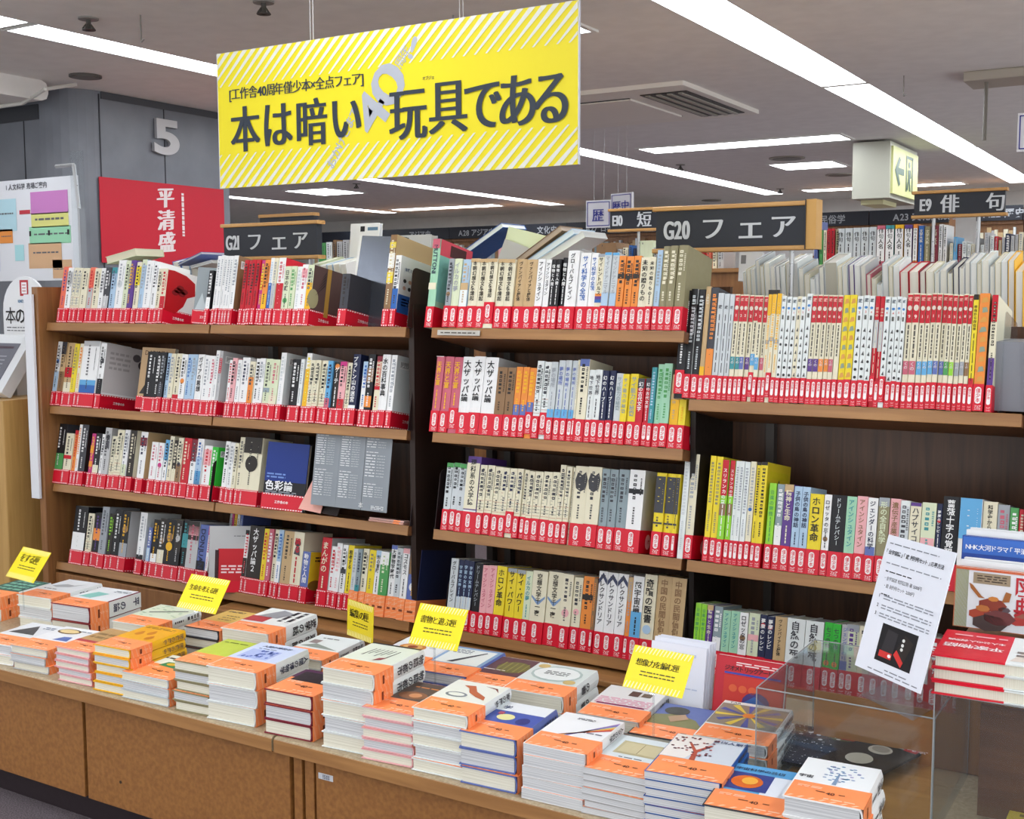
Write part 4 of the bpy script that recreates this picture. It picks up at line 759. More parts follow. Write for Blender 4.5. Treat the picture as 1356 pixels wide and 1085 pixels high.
# slanting picture book, bottom shelf
def a_red(A): A.rect(.18, .0, 1, .66, mat('c41f2b')); A.rect(.12, .1, .2, .64, mat('3a2024'), 1); A.marks(.25, .28, .85, .42, 3, mat('f0dada')); A.marks(.5, .84, .75, .86, 1, mat('55555a')); A.rect(.0, -.0, 1, .17, mat('band'), 3)
p = on_y(272.5, 790, 2.94)
book(Matrix.Translation((p.x, 2.955, SB[3]+TH)) @ Matrix.Rotation(-TIL, 4, 'X') @ Matrix.Rotation(math.radians(-52), 4, 'Z') @ Matrix.Rotation(math.radians(5), 4, 'X'), .014, .17, .235, 'lgr', '~', 'gry', (), None, .05, 0, True, 'lgr', 'picture_book', 'grey and red picture book turned outwards on the bottom shelf', 'book', art=a_red)
for i, (px, c) in enumerate(((275, 'lgr'), (277, 'mag'), (281, 'gol'), (285, 'whi'), (289, 'blp'))):
    book(shelf_M(px, SB[3], 3.07, 0), .012, .15, .255, c, '~', 'blk' if c != 'blp' else 'gry', (), None, name='paperback_book', label=f'{CN[c]} tall spine behind the slanting grey and red picture book', side=c)

# ------------------------------------------------------------------ signs
SIGN = mat('23262f', .45); SLET = mat('c9ccd0', .45); RAIL = wood('sign_rail_wood', 'b07f42', 'c8995a')
def sign(name, label, x0, z0, x1, z1, y, glyphs, poles=(), rail=True, back=False, pole_z=None):
    t = thing(name, label, 'sign', Matrix.Translation((x0, y, z0))); W_, H_ = x1-x0, z1-z0
    a = MB(); a.box(0, 0, 0, W_, .03, H_, SIGN); a.build('board', t)
    if rail:
        for zz in (-.014, H_):
            a = MB(); a.rbox(-.01, -.008, zz, W_+.01, .038, zz+.014, RAIL, .003, 'x'); a.build('rail', t)
    a = MB(); F = FR(a, (0, -.0005, 0), (1, 0, 0), (0, 0, 1), W_, H_, .0005)
    for g in glyphs:
        tx, u, size, sx = g
        for k_, dd_ in enumerate((0, .0022, -.0022)): F.htext(tx, W_*u+dd_, H_*.5-size*.37, size, SLET, 2+k_, 2, .09 if tx[0] < 'z' else .02, sx=sx)
    if a.v: a.build('lettering', t)
    for px_ in poles:
        a = MB(); a.cyl((W_*px_, .015, -(z0-(pole_z or CZ-.1))), (W_*px_, .015, 0), .008, m_alu, 8); a.build('pole', t)
ys = 3.45
p0, p1 = on_y(869, 281, ys), on_y(1068, 326, ys)
sign('shelf_sign', 'dark G20 shelf sign above the right end of the bookcase', p0.x, CZ+.152, p1.x, CZ+.268, ys, (('G20', .06, .078, .62), ('フ', .32, .078, 1.1), ('ェ', .555, .088, 1.15), ('ア', .78, .078, 1.1)), (.1, .9))
a = MB(); a.box(p1.x, 3.44, CZ+.14, p1.x+.03, 3.5, CZ+.285, mat('c99a55')); a.box(p1.x-.002, 3.435, CZ+.14, p1.x, 3.48, CZ+.285, SIGN); tag(a.build('sign_end_block'), 'light wooden end block of the G20 sign', 'block')
p0, p1 = on_y(296, 301, ys), on_y(420, 341, ys)
sign('shelf_sign', 'dark G21 shelf sign in front of the red poster', p0.x, CZ+.162, p1.x, CZ+.278, ys, (('G21', .03, .078, .62), ('フ', .27, .078, 1.1), ('ェ', .52, .088, 1.15), ('ア', .76, .078, 1.1)), (.1, .9))
a = MB(); p0 = on_y(344, 297, 4.4); p1 = on_y(416, 291, 4.4); a.box(p0.x, 4.4, p0.z-.02, p1.x, 4.43, p0.z+.03, SIGN); a.box(p0.x, 4.39, p0.z+.03, p1.x, 4.44, p0.z+.045, RAIL); a.cyl((p0.x+.1, 4.415, 0), (p0.x+.1, 4.415, p0.z-.02), .01, m_alu, 8); tag(a.build('rear_shelf_sign'), 'top of another dark sign behind the G21 sign', 'sign')
yf = 5.6; zpole = on_y(1200, 352, 5.6).z+.001
p0, p1 = on_y(1211, 256, yf), on_y(1330, 285, yf)
sign('shelf_sign', 'dark E9 haiku section sign on poles, upper right', p0.x, p1.z+.012, p1.x, p0.z-.006, yf, (('E9', .07, .075, .66), ('俳', .3, .085, 1), ('句', .8, .085, 1)), (.22, .72), pole_z=zpole)
p0, p1 = on_y(808, 279, yf), on_y(900, 304, yf)
sign('shelf_sign', 'dark E10 tanka section sign behind the G20 sign', p0.x, p1.z+.012, p1.x, p0.z-.006, yf, (('E10', .04, .075, .62), ('短', .4, .085, 1)), (.4,), pole_z=zpole)
# far wall fascia
yw = 15.2
for i, (xa, xb, tx) in enumerate(((405, 500, (('史', 492-2),)), (500, 598, (('アジア史', 545),)), (598, 672, (('A28 アジア史', 610),)), (672, 754, (('文化史', 714),)), (754, 875, (('A27 日本文化史', 778),)), (1078, 1153, (('民俗学', 1088),)), (1153, 1258, (('A23 文化人類学', 1184),)), (1294, 1356, (('A22 歴史', 1303),)), (1356, 1440, ()))):
    pa, pb = on_y(xa, 290, yw), on_y(xb, 290, yw)
    t = thing('far_bookcase', f"far wall bookcase under the dark {('history', 'first Asian history', 'A28 Asian history', 'cultural history', 'A27 Japanese culture', 'folklore', 'A23 anthropology', 'A22 history', 'rightmost')[i]} fascia", 'bookcase', Matrix.Translation((pa.x, yw, 0)), 'bookcases along the far wall')
    W_ = pb.x-pa.x-.01
    a = MB(); a.box(0, .05, 0, W_, .4, CZ+1.05, W_SIDE); a.box(0, 0, CZ+.86, W_, .05, CZ+.92, W_SIDE); a.box(0, -.02, CZ+.5, W_, .05, CZ+.53, W_SIDE); a.build('carcass', t)
    a = MB(); a.box(0, -.06, CZ+.9, W_, 0, CZ+1.075, SIGN); a.build('fascia', t)
    a = MB(); F = FR(a, (0, -.061, CZ+.9), (1, 0, 0), (0, 0, 1), W_, .175, .002)
    for s_, px in tx: F.htext(s_, on_y(px, 290, yw).x-pa.x, .04, .115, mat('a9adb2'), 2, 1, .06, sx=.95)
    if a.v: a.build('lettering', t)
    a = MB(); rn = random.Random(i); x = .04
    while x < W_-.1:
        tb = rn.uniform(.03, .07); a.box(x, -.01, CZ+.53, x+tb-.004, .05, CZ+.53+rn.uniform(.22, .3), mat(rn.choice(('cre', 'lgr', 'gry', 'tan', 'wht', 'bro', 'sla', 'pnk')))); x += tb
    o = a.build('book_row', t); o['kind'] = 'stuff'
# hanging history signs
def hang(label, px0_, px1_, py0, py1, y, rz, tx):
    p0, p1 = on_y(px0_, py0, y), on_y(px1_, py1, y); W_ = (p1.x-p0.x)/math.cos(math.radians(rz)); H_ = p0.z-p1.z
    t = thing('hanging_sign', label, 'sign', Matrix.Translation((p0.x, y, p1.z)) @ Matrix.Rotation(math.radians(rz), 4, 'Z'))
    a = MB(); a.box(0, 0, 0, W_, .02, H_, mat('e3e4ea', .4)); a.build('board', t)
    a = MB(); F = FR(a, (0, -.001, 0), (1, 0, 0), (0, 0, 1), W_, H_, .002); b = mat('3a3f9a')
    for r in ((.05, .06, .95, .09), (.05, .91, .95, .94), (.05, .06, .08, .94), (.92, .06, .95, .94)): F.rect(*r, b)
    F.htext(tx, W_*.5-len(tx)*H_*.25, H_*.27, H_*.5, b, 2, 2, .06); F.htext(tx, W_*.5-len(tx)*H_*.25+.006, H_*.27, H_*.5, b, 3, 2, .06); a.build('lettering', t)
    a = MB()
    a.cyl((W_*.3, .01, H_), (W_*.3, .01, CEIL-p1.z), .0012, m_alu, 5); a.cyl((W_*.7, .01, H_), (W_*.7, .01, CEIL-p1.z), .0012, m_alu, 5); a.build('hanging_wire', t)
hang('white hanging history sign left of the E10 sign', 776, 809, 266, 301, 9.0, 0, '歴')
hang('white hanging history sign above the E10 sign', 809, 842, 257, 288, 8.8, -18, '歴史')
hang('white hanging sign cut by the right edge', 1348, 1400, 150, 198, 7.5, 0, '文')

# ------------------------------------------------------------------ the yellow banner
YBn = 2.9; b0_ = on_y(292, 250, YBn); b1_ = on_y(766, 0, YBn)
BW, BH = b1_.x-b0_.x+.0, b1_.z-b0_.z
t = thing('hanging_banner', 'big yellow hanging banner with black lettering and diagonal white stripes', 'banner', Matrix.Translation((b0_.x, YBn, b0_.z)))
a = MB(); a.box(0, 0, 0, BW, .006, BH, mat('e3d31a', .5)); a.box(-.002, -.001, 0, 0, .007, BH, mat('c9cdd6')); a.box(BW, -.001, 0, BW+.003, .007, BH, mat('c9cdd6')); a.build('board', t)
a = MB(); F = FR(a, (0, -.0006, 0), (1, 0, 0), (0, 0, 1), BW, BH, .0006); pw = mat('d9d9cc', .5); n = 35
def clipu(P):
    for sgn, lim in ((1, .001), (-1, -.999)):
        Q = []
        for i in range(len(P)):
            p, q = P[i-1], P[i]; a_, b_ = sgn*p[0]-lim, sgn*q[0]-lim
            if (a_ >= 0) != (b_ >= 0): t_ = a_/(a_-b_); Q.append((p[0]+(q[0]-p[0])*t_, p[1]+(q[1]-p[1])*t_))
            if b_ >= 0: Q.append(q)
        P = Q
        if len(P) < 3: return []
    return P
for v0, v1 in ((0, .25), (1, .75)):
    for i in range(-4, n+5):
        u0 = i/n; dv = .085 if v0 == 0 else -.085; P = [(u0, v0), (u0+.55/n, v0), (u0+dv+.38/n, v1), (u0+dv+.2/n, v1)]
        if v0: P = P[::-1]
        P = clipu(P)
        if P: F.poly(P, pw)
a.build('stripe_print', t)
a = MB(); F = FR(a, (0, -.0009, 0), (1, 0, 0), (0, 0, 1), BW, BH, .00035); dk = mat('2a333e', .5); gy = mat('a9adb6', .5)
def bu(cx, cy): p = on_y(280+cx/2.608, cy/2.608, YBn); return p.x-b0_.x, p.z-b0_.z
for ch, cx, cy, k in (('本', 118, 447, 1), ('は', 232, 430, 1.02), ('暗', 348, 423, 1), ('い', 468, 405, 1), ('玩', 680, 392, 1.06), ('具', 818, 368, 1.06), ('で', 938, 360, 1.05), ('あ', 1058, 348, 1.05), ('る', 1172, 338, 1.05)):
    u_, v_ = bu(cx, cy)
    for si_, sm in enumerate((-.03, -.02, -.01, 0, .01, .02, .03)): F.glyph(ch, u_+sm*.158, v_, .158*k, dk, 3+si_*.5, 2, sx=.84)
u0, v0 = bu(64, 346); u1, v1 = bu(566, 288)
tx = '[工作舎40周年僅少本×全点フェア]'; L_ = F.htext(tx, 0, 0, 1, dk, 3) if False else 15.2
for si_, sm in enumerate((0, .0009, -.0009)): F.htext(tx, u0+sm, v0+.002, .041, dk, 3+si_*.5, 2, .02, sx=(u1-u0)/(.041*15.0))
u_, v_ = bu(552, 392); F.glyph('4', u_, v_, .17, gy, 2, 1, rot=math.radians(52), sx=1.3); u_, v_ = bu(610, 292); F.glyph('0', u_, v_, .17, gy, 2, 1, rot=math.radians(52), sx=1.5)
u_, v_ = bu(420, 585); F.htext('おかげさまで', u_, v_, .038, gy, 2, 1, .02, rot=math.radians(58))
u_, v_ = bu(655, 240); F.htext('周年', u_, v_, .038, gy, 2, 2, .02, rot=math.radians(55)); u_, v_ = bu(696, 165); F.glyph('!', u_, v_, .09, gy, 2, 1, rot=math.radians(-20), sx=1.4)
u_, v_ = bu(730, 277); F.htext('オブジェ', u_, v_, .012, dk, 3, 1, .02)
a.build('lettering', t)
for px in (410, 608):
    p = on_y(px, 40, YBn)
    a = MB(); a.cyl((p.x-b0_.x, .003, BH), (p.x-b0_.x, .003, CEIL-b0_.z), .0009, mat('c9c9c6'), 6); a.build('hanging_wire', t)
    a = MB(); a.cyl((p.x-b0_.x+.012, .003, BH), (p.x-b0_.x+.012, .003, CEIL-b0_.z), .0009, mat('c9c9c6'), 6); a.build('hanging_wire', t)

# ------------------------------------------------------------------ books on the far side of the top boards, seen over the front rows
def fore_edge_book(px, py, wpx, y, zb, col, D=.15, label='', dark=None, group='books on the far side of the bookcase', pc=None):
    """upright book with its fore-edge towards us"""
    p = on_y(px, py, y); q = on_y(px+wpx, py, y); T = max(q.x-p.x-.001, .006); H = p.z-zb; tr = math.radians(12)
    t = thing('reversed_book', label, 'book', Matrix.Translation((p.x, y+H*math.tan(tr), zb+.001)) @ Matrix.Rotation(tr, 4, 'X'), group); H /= math.cos(tr)
    a = MB(); e = .0015; c = mat(col); a.box(0, 0, 0, e, D, H, c); a.box(T-e, 0, 0, T, D, H, c); a.box(e, D-e, 0, T-e, D, H, c); a.build('cover', t)
    a = MB(); a.box(e, .003, .002, T-e, D-e, H-.003, mat(pc) if pc else mat(random.choice(('ece9dc', 'e6e3d6', 'e9e9e4')))); a.build('page_block', t)
rev = []
for x0, sc, L_ in ((900, 5.65, ((470, 352), (497, 325), (530, 322), (565, 258), (598, 300), (630, 278), (676, 305), (715, 303), (750, 300), (790, 278), (835, 275), (885, 315), (930, 362), (975, 395), (1015, 370), (1040, 310), (1080, 272), (1180, 305), (1215, 300), (1255, 290), (1305, 285))),
                   (1120, 5.746, ((20, 415), (65, 410), (110, 420), (155, 485), (195, 515), (235, 560), (275, 405), (325, 425), (360, 420), (410, 465), (480, 460), (560, 465), (610, 460), (675, 470), (715, 450), (775, 475), (815, 430), (865, 435), (905, 390), (950, 395), (1000, 400), (1035, 378), (1095, 420), (1135, 390), (1185, 385), (1235, 380), (1290, 460), (1356, 455)))):
    rev += [(x0+a_/sc, (300 if x0 == 900 else 280)+b_/sc-.5) for a_, b_ in L_]
cols = ['wht', 'cre', 'wht', 'gre', 'cre', 'wht', 'whi', 'lgr']
special = {24: 'pin', 30: 'red', 31: 'red', 32: 'win', 37: 'nav', 46: 'gol', 47: 'gol', 48: 'blp', 21: 'vio'}
for i in range(len(rev)-1):
    x, y = rev[i]; w_ = min(rev[i+1][0]-x, 18)
    if w_ < 2.5: continue
    c = special.get(i, cols[i % len(cols)])
    fore_edge_book(x, y, w_-.3, 3.47, CZ-.13, c, .15, f"{'grey slipcase' if i == 16 else CN[c]+' book'} with its pages facing us, {ORD[i+1]} from left behind the printed magazine row", pc='b9b5a6' if i == 16 else None)
a = MB(); p = on_y(1345, 404, 3.44); a.box(-1.25, 3.44, CZ-.16, .3, 3.78, CZ-.132, wood('reverse_board', '5c3526', '75463a')); a.box(-1.25, 3.42, CZ-.185, .3, 3.44, CZ-.163, mat('c3c6ca', .35)); a.box(-1.25, 3.79, 0, .3, 3.81, CZ-.16, W_SIDE); o = a.build('rear_shelf_board', bc)
for i, (px, py, wpx, c) in enumerate(((228, 347, 10, 'blp'), (240, 349, 10, 'lbl'), (252, 352, 10, 'whi'), (262, 350, 12, 'whi'), (404, 356, 10, 'whi'), (414, 350, 9, 'pgn'), (424, 352, 8, 'whi'), (432, 351, 8, 'lbl'), (441, 350, 8, 'whi'), (450, 350, 8, 'whi'))):
    fore_edge_book(px, py, wpx, 3.47, CZ-.13, c, .15, f"{CN[c]} book end behind the {'leftmost' if i < 4 else 'second'} bay top row, {ORD[i % 4+1 if i < 4 else i-3]} of the group")
# books leaning over behind the top rows
def leaning(px, py, ang, L_, Wd, T, c, label, y=3.42, pc=None, yaw=0):
    p = on_y(px, py, y); t = thing('leaning_book', label, 'book', Matrix.Translation(p) @ Matrix.Rotation(math.radians(yaw), 4, 'Z') @ Matrix.Rotation(-math.radians(ang), 4, 'Y') )
    # local: length along x (rising to the right), thickness along z, depth along y
    a = MB(); m = mat(c); e = .0015; a.box(0, 0, 0, L_, Wd, e, m); a.box(0, 0, T-e, L_, Wd, T, m); a.box(0, Wd-e, e, L_, Wd, T-e, m); a.build('cover', t)
    a = MB(); a.box(.002, .003, e, L_-.002, Wd-e, T-e, mat(pc) if pc else M_PG); a.build('page_block', t)
def faceout(px0_, py0, px1_, py1, y, T, c, label, pc='whi', rz=0, art=None, name='leaning_book', cat='book', lean=6):
    p0, p1 = on_y(px0_, py0, y), on_y(px1_, py1, y); W_, H_ = p1.x-p0.x, p0.z-p1.z
    t = thing(name, label, cat, Matrix.Translation((p0.x, y, p1.z)) @ Matrix.Rotation(math.radians(rz), 4, 'Y') @ Matrix.Rotation(math.radians(-lean), 4, 'X'))
    a = MB(); a.box(0, 0, 0, W_, .0015, H_, mat(c)); a.box(0, T-.0015, 0, W_, T, H_, mat(c)); a.box(0, .0015, 0, .0015, T-.0015, H_, mat(c)); a.build('cover', t)
    a = MB(); a.box(.0015, .0015, .001, W_-.003, T-.0015, H_-.002, mat(pc)); a.build('page_block', t)
    if art: a = MB(); art(FR(a, (0, -.0002, 0), (1, 0, 0), (0, 0, 1), W_, H_, .0005)); a.build('cover_print', t)
    return t
leaning(141, 350, 10, .17, .14, .028, 'pgn', 'pale green book lying aslant above the leftmost bay top row', 3.12, 'cfcab0')
leaning(236, 352, 18, .14, .14, .01, 'blp', 'blue book sloping behind the grey mountain cover book', 3.4)
leaning(252, 356, 10, .12, .14, .012, 'whi', 'white book sloping at the right end of the leftmost bay top row', 3.38)
leaning(606, 345, 30, .22, .16, .018, 'blu', 'blue folder sloping up behind the mint green volume', 3.5, 'e8eef2')
t_ = faceout(651, 297, 712, 384, 3.5, .05, 'pgn', 'big pale green file leaning to the right behind the middle bay', 'd9ded2', 14)
faceout(644, 312, 700, 384, 3.47, .02, 'lgr', 'grey file tucked in front of the big pale green file', 'c9ccc8', 20)
leaning(686, 350, 32, .2, .16, .02, 'bro', 'brown folder sloping right behind the middle bay', 3.42, 'bba898')
leaning(700, 352, 30, .2, .16, .02, 'lbl', 'pale blue plastic-wrapped book sloping behind the middle bay', 3.4, 'dfe9f0')
leaning(712, 354, 28, .2, .16, .022, 'whi', 'white book sloping beside the pale blue wrapped one', 3.38, 'e6eaea')
faceout(722, 318, 775, 388, 3.46, .02, 'whi', 'white open-faced booklet leaning behind the black spines', 'd8dddd', 16)
faceout(461, 296, 500, 350, 3.62, .02, 'whi', 'white book standing behind the silver slipcase', 'c9ccd0', 0, lambda A: (A.rect(.35, .8, .5, .93, mat('blk')), A.rect(.6, .82, .95, .9, mat('5f7f9a'))))
faceout(517, 312, 570, 340, 3.6, .04, 'lgr', 'grey and olive book behind the tan volumes of the second bay', 'b9b5aa', 0)
faceout(978, 334, 1008, 372, 3.75, .02, 'whi', 'white book with barcode facing us beneath the G20 sign', 'e4e4e2', 0, lambda A: A.rect(.08, .6, .3, .9, mat('8a8a8a')))

# ------------------------------------------------------------------ next aisle's bookcase, with coloured sets under the E9 sign
zr = on_y(1200, 352, 5.6).z
t = thing('rear_bookcase', 'low wooden bookcase in the next aisle under the E9 and E10 signs', 'bookcase', Matrix.Translation((0, 5.55, 0)))
a = MB(); a.box(-6.4, 0, 0, .4, .6, zr-.02, W_SIDE); a.build('carcass', t); a = MB(); a.box(-6.4, -.02, zr-.02, .4, .62, zr, W_EDGE); a.build('top_board', t)
def upright(px, py, wpx, c, lab, fg='~', lc='blk', y=5.62, zb=None, D=.16, top=None, sub=()):
    zb = zr+.001 if zb is None else zb; p, q = on_y(px, py, y), on_y(px+wpx, py, y); T = max(q.x-p.x-.002, .008); H = p.z-zb
    book(Matrix.Translation((p.x, y, zb)), T, D, H, c, fg, lc, sub, None, hard=True, name='set_volume', label=lab, cat='book', group='books on the rear bookcase', tsz=None)
sets = [(1079, 293, 5, 'blp', '-'), (1086, 305, 4.5, 'grn', '~'), (1091, 305, 4.5, 'cre', '~'), (1096, 303, 5, 'red', '~'), (1101, 303, 5, 'red', '~'), (1107, 304, 6, 'olv', '-')]
sets += [(1109+i*10.6, 303-i*.5, 10.2, 'gre', '俳句') for i in range(5)]
sets += [(1162, 299, 11, 'pin', 'L'), (1173.5, 298.5, 11.5, 'tea', 'L'), (1186, 298, 11.5, 'gol', 'L'), (1198.5, 298, 10.5, 'vio', 'L'), (1210, 297, 6, 'ora', 'L'), (1217, 299, 7.5, 'blu', '文学大系'), (1225, 300, 8, 'olv', '文学大系'), (1234.5, 299, 9, 'win', '文学大系'), (1244, 297, 5, 'whi', '~'), (1250, 298, 5, 'whi', '-')]
nm = {'L': 'wide white-labelled', '俳句': 'poetry set', '~': 'slim', '-': 'plain', '文学大系': 'ornate'}
for i, (px, py, wpx, c, k) in enumerate(sets):
    upright(px, py, wpx, c, f"{CN[c]} {nm[k]} volume, {ORD[i+1]} from left in the coloured row below the E9 sign", '俳句人名' if k == 'L' else k if k not in 'L-' else '~', 'blk' if k != '文学大系' else 'cre', sub=('m.1.9.whi',) if k == 'L' else ('e.85.pin',) if k == '俳句' else ())
x = 1258; rn = random.Random(4); i = 0
while x < 1372:
    wv = rn.uniform(4, 7); c = rn.choice(('cre', 'wht', 'lgr', 'cre', 'tan', 'wht')); c = {1: 'sky', 2: 'win', 10: 'red', 13: 'nav'}.get(i, c)
    upright(x, 322+rn.uniform(-9, 4)-(6 if x > 1300 else 0), wv, c, f"{CN[c]} small book, {ORD[i+1]} from left in the pale row by the E9 sign", '~', 'gry' if c != 'nav' else 'whi'); x += wv+.4; i += 1
for i, (px, py, wpx, c) in enumerate(((741, 336, 5, 'lgr'), (747, 335, 6, 'gre'), (754, 334, 6, 'gry'), (761, 334, 6, 'lgr'), (768, 334, 7, 'gre'), (776, 336, 6, 'cre'), (790, 322, 26, 'bro'), (818, 330, 6, 'lgr'), (825, 328, 7, 'cre'), (833, 325, 5, 'blu'), (839, 329, 4, 'nav'), (845, 319, 20, 'pgn'), (866, 328, 6, 'lgr'))):
    upright(px, py, wpx, c, f"{CN[c]} {'box file' if wpx > 15 else 'spine'} {ORD[i+1]} from left on the rear bookcase behind the middle bay", '-' if wpx > 15 else '~', 'dgr')
for i, (px, py, wpx, c) in enumerate(((422, 322, 9, 'grn'), (432, 321, 8, 'wht'), (441, 318, 4, 'bro'), (446, 320, 7, 'lgr'), (454, 318, 9, 'lgr'), (463, 318, 6, 'tan'), (517, 325, 7, 'tan'), (525, 321, 8, 'lgr'), (905, 331, 5, 'cre'), (911, 330, 6, 'wht'), (918, 332, 6, 'win'), (926, 334, 6, 'red'), (936, 334, 6, 'cor'), (944, 333, 6, 'cre'), (951, 333, 8, 'lgr'))):
    upright(px, py, wpx, c, f"{CN[c]} spine, {ORD[i+1]} of the loose rear row {'by the silver slipcase' if i < 8 else 'under the G20 sign'}", '~', 'dgr', sub=('b.45.blu',) if i in (3, 4) else ())
for i, px in enumerate((812, 1230, 1262)): pass

# ------------------------------------------------------------------ display table
ZT = CZ-.95; YE = 1.85
t = thing('display_table', 'low wooden display table with panelled front carrying the stacked books', 'table', Matrix.Translation((0, 0, 0)))
for x0, x1 in ((-3.6, -1.737), (-1.731, .9)):
    a = MB(); a.rbox(x0, YE, ZT-.034, x1, 2.335, ZT, W_TABLE, .007, 'x'); o = a.build('table_top', t)
    a = MB(); a.rbox(x0+.0005, YE-.001, ZT-.033, x1-.0005, YE+.003, ZT-.004, W_EDGE, .001, 'x'); a.build('edge_band', o)
a = MB(); a.rbox(-.93, 2.3355, ZT-.034, .9, 2.68, ZT, W_TABLE, .007, 'x'); a.build('table_top', t)
sm = on_y(112, 980, YE+.03).x; rr = on_y(392, 1000, YE+.03).x
zb_ = on_y(0, 1019, YE+.03).z
for x0, x1 in ((-3.55, sm-.006), (sm+.006, rr-.02), (rr+.055, .1), (.11, .88)):
    a = MB(); a.rbox(x0, YE+.03, zb_, x1, YE+.05, ZT-.04, W_TFRONT, .002, 'z'); a.build('front_panel', t)
a = MB(); a.rbox(rr-.012, YE+.034, zb_-.01, rr+.012, 2.32, ZT-.036, W_TFRONT, .002, 'z'); a.build('end_panel', t)
a = MB(); a.rbox(rr+.02, YE+.034, zb_-.01, rr+.046, 2.32, ZT-.036, W_TFRONT, .002, 'z'); a.build('end_panel', t)
a = MB(); a.box(-3.55, YE+.055, zb_, .88, 2.32, ZT-.04, mat('3a2a20')); a.build('carcass', t)
a = MB(); a.box(-3.55, YE+.08, 0, .88, 2.3, zb_, mat('2b2226')); a.build('kick_board', t)
p = on_y(160, 1036, YE+.03); a = MB(); a.cyl((p.x, YE+.0285, p.z), (p.x, YE+.03, p.z), .004, mat('3a2c20'), 10); a.build('lock_hole', t)
p = on_y(422, 1023, YE+.03); a = MB(); a.box(p.x, YE+.0288, p.z-.013, p.x+.04, YE+.03, p.z, mat('c9ccd2')); F = FR(a, (p.x, YE+.0287, p.z-.013), (1, 0, 0), (0, 0, 1), .04, .013, .0003); F.marks(.3, .15, .8, .85, 6, mat('5a6070'), True, dash=2); tag(a.build('barcode_sticker'), 'small white barcode sticker on the table front', 'sticker')

# cover designs of the stacks
def T_(A, tx, u, v, s, c='blk', vert=True): (A.vtext if vert else A.htext)(tx, A.w*u, A.h*v, s, mat(c), 3)
def c_plain(c, tx=None, c2='dgr'):
    def f(A):
        A.rect(.01, .37, .99, .99, mat(c)); A.marks(.1, .86, .6, .94, 2, mat(c2)); A.marks(.3, .45, .7, .75, 3, mat(c2), fill=.2)
    return f
def c_mount(A): A.rect(.01, .36, .99, .99, mat('d9dce0')); A.poly([(.1, .5), (.4, .88), (.55, .75), (.8, .5)], mat('3c3c40'), True, 2); A.marks(.6, .78, .95, .9, 2, mat('4a5a7a'))
def c_bread(A): A.rect(.01, .36, .99, .99, mat('e2e4e6')); A.ell(.4, .8, .3, .11, mat('6a4a1e'), 2); A.ell(.4, .8, .25, .08, mat('dfc78c'), 3); A.poly([(.5, .42), (.9, .42), (.8, .6), (.6, .58)], mat('4a64a8'), True, 2); A.marks(.55, .84, .95, .9, 1, mat('4a5a7a'))
def c_tanred(A): A.rect(.01, .36, .99, .99, mat('b8935e')); A.rect(.01, .34, .6, .42, mat('b32a36'), 2); A.marks(.1, .5, .8, .8, 2, mat('8a6a3a'))
def c_must(A):
    A.rect(.01, .36, .99, .99, mat('e3a416'))
    for u, v in ((.3, .62), (.55, .68), (.75, .5)): A.ell(u, v, .09, .07, mat('c97a10'), 2); A.ell(u, v+.05, .05, .05, mat('c97a10'), 3)
    A.marks(.1, .85, .9, .93, 2, mat('8a5a10'))
def c_green(A): A.rect(.01, .36, .99, .99, mat('dfe5dc')); A.poly([(.3, .5), (.7, .46), (.85, .58), (.6, .72), (.35, .68)], mat('2f8a5a'), True, 2); A.ell(.5, .6, .1, .06, mat('d9b03a'), 3); A.marks(.1, .8, .6, .9, 1, mat('3a3a3a'))
def c_lime(A): A.rect(.01, .36, .99, .99, mat('b9c94a')); A.marks(.1, .85, .8, .9, 1, mat('5a6a1a'))
def c_bloom(A):
    A.rect(.01, .36, .99, .99, mat('c6d2ec')); rn = random.Random(2)
    A.rect(.12, .42, .75, .74, mat('a9b8e2'), 2)
    for i in range(26): A.ell(.2+.5*rn.random(), .45+.26*rn.random(), .03, .025, mat('5f76c4'), 3, 6)
    A.htext('人間の博物学', A.w*.2, A.h*.84, .014, mat('3a4a6a'), 3); A.marks(.2, .76, .6, .8, 1, mat('5a6a8a'))
def c_purple(A): A.rect(.01, .36, .99, .99, mat('4a1f4a')); A.rect(.1, .5, .9, .9, mat('1c1420'), 2)
def c_doodle(A):
    A.rect(.01, .34, .99, .99, mat('d6decf')); A.rect(.01, .95, .99, .99, mat('2b2b2b'), 2)
    for i in range(7): A.poly([(.2+.08*i, .55+.05*(i % 3)), (.23+.08*i, .56+.05*(i % 3)), (.28+.08*i, .8), (.26+.08*i, .8)], mat('4a4f4a'), True, 2)
    A.poly([(.55, .42), (.68, .46), (.72, .55), (.6, .52)], mat('8a3038'), True, 3)
def c_brown(A): A.rect(.01, .36, .99, .99, mat('5a4c44')); A.ell(.5, .55, .28, .12, mat('8a5a3a'), 2); A.ell(.55, .55, .12, .07, mat('c98a5a'), 3); A.marks(.3, .8, .8, .86, 1, mat('d98a4a'))
def c_dragon(A):
    A.rect(.01, .36, .99, .99, mat('dfe2d8'))
    A.poly([(.25, .85), (.45, .88), (.6, .72), (.85, .6), (.9, .5), (.7, .56), (.5, .66), (.4, .78)], mat('b5603a'), True, 2); A.ell(.35, .55, .2, .08, mat('7a8288'), 2); A.ell(.35, .55, .15, .05, mat('dfe2d8'), 3); A.poly([(.6, .92), (.85, .9), (.95, .78), (.83, .87)], mat('7a3a30'), True, 2)
def c_blue(A): A.rect(.01, .36, .99, .99, mat('3c54a8')); A.rect(.01, .72, .99, .99, mat('dfe4e8'), 2); A.ell(.4, .55, .16, .09, mat('e0dc9a'), 2); A.ell(.75, .5, .12, .1, mat('1f2f7a'), 2); A.rect(.2, .6, .3, .68, mat('a8485a'), 3); A.htext('哲学入門', A.w*.15, A.h*.78, .02, mat('1c2f5a'), 3)
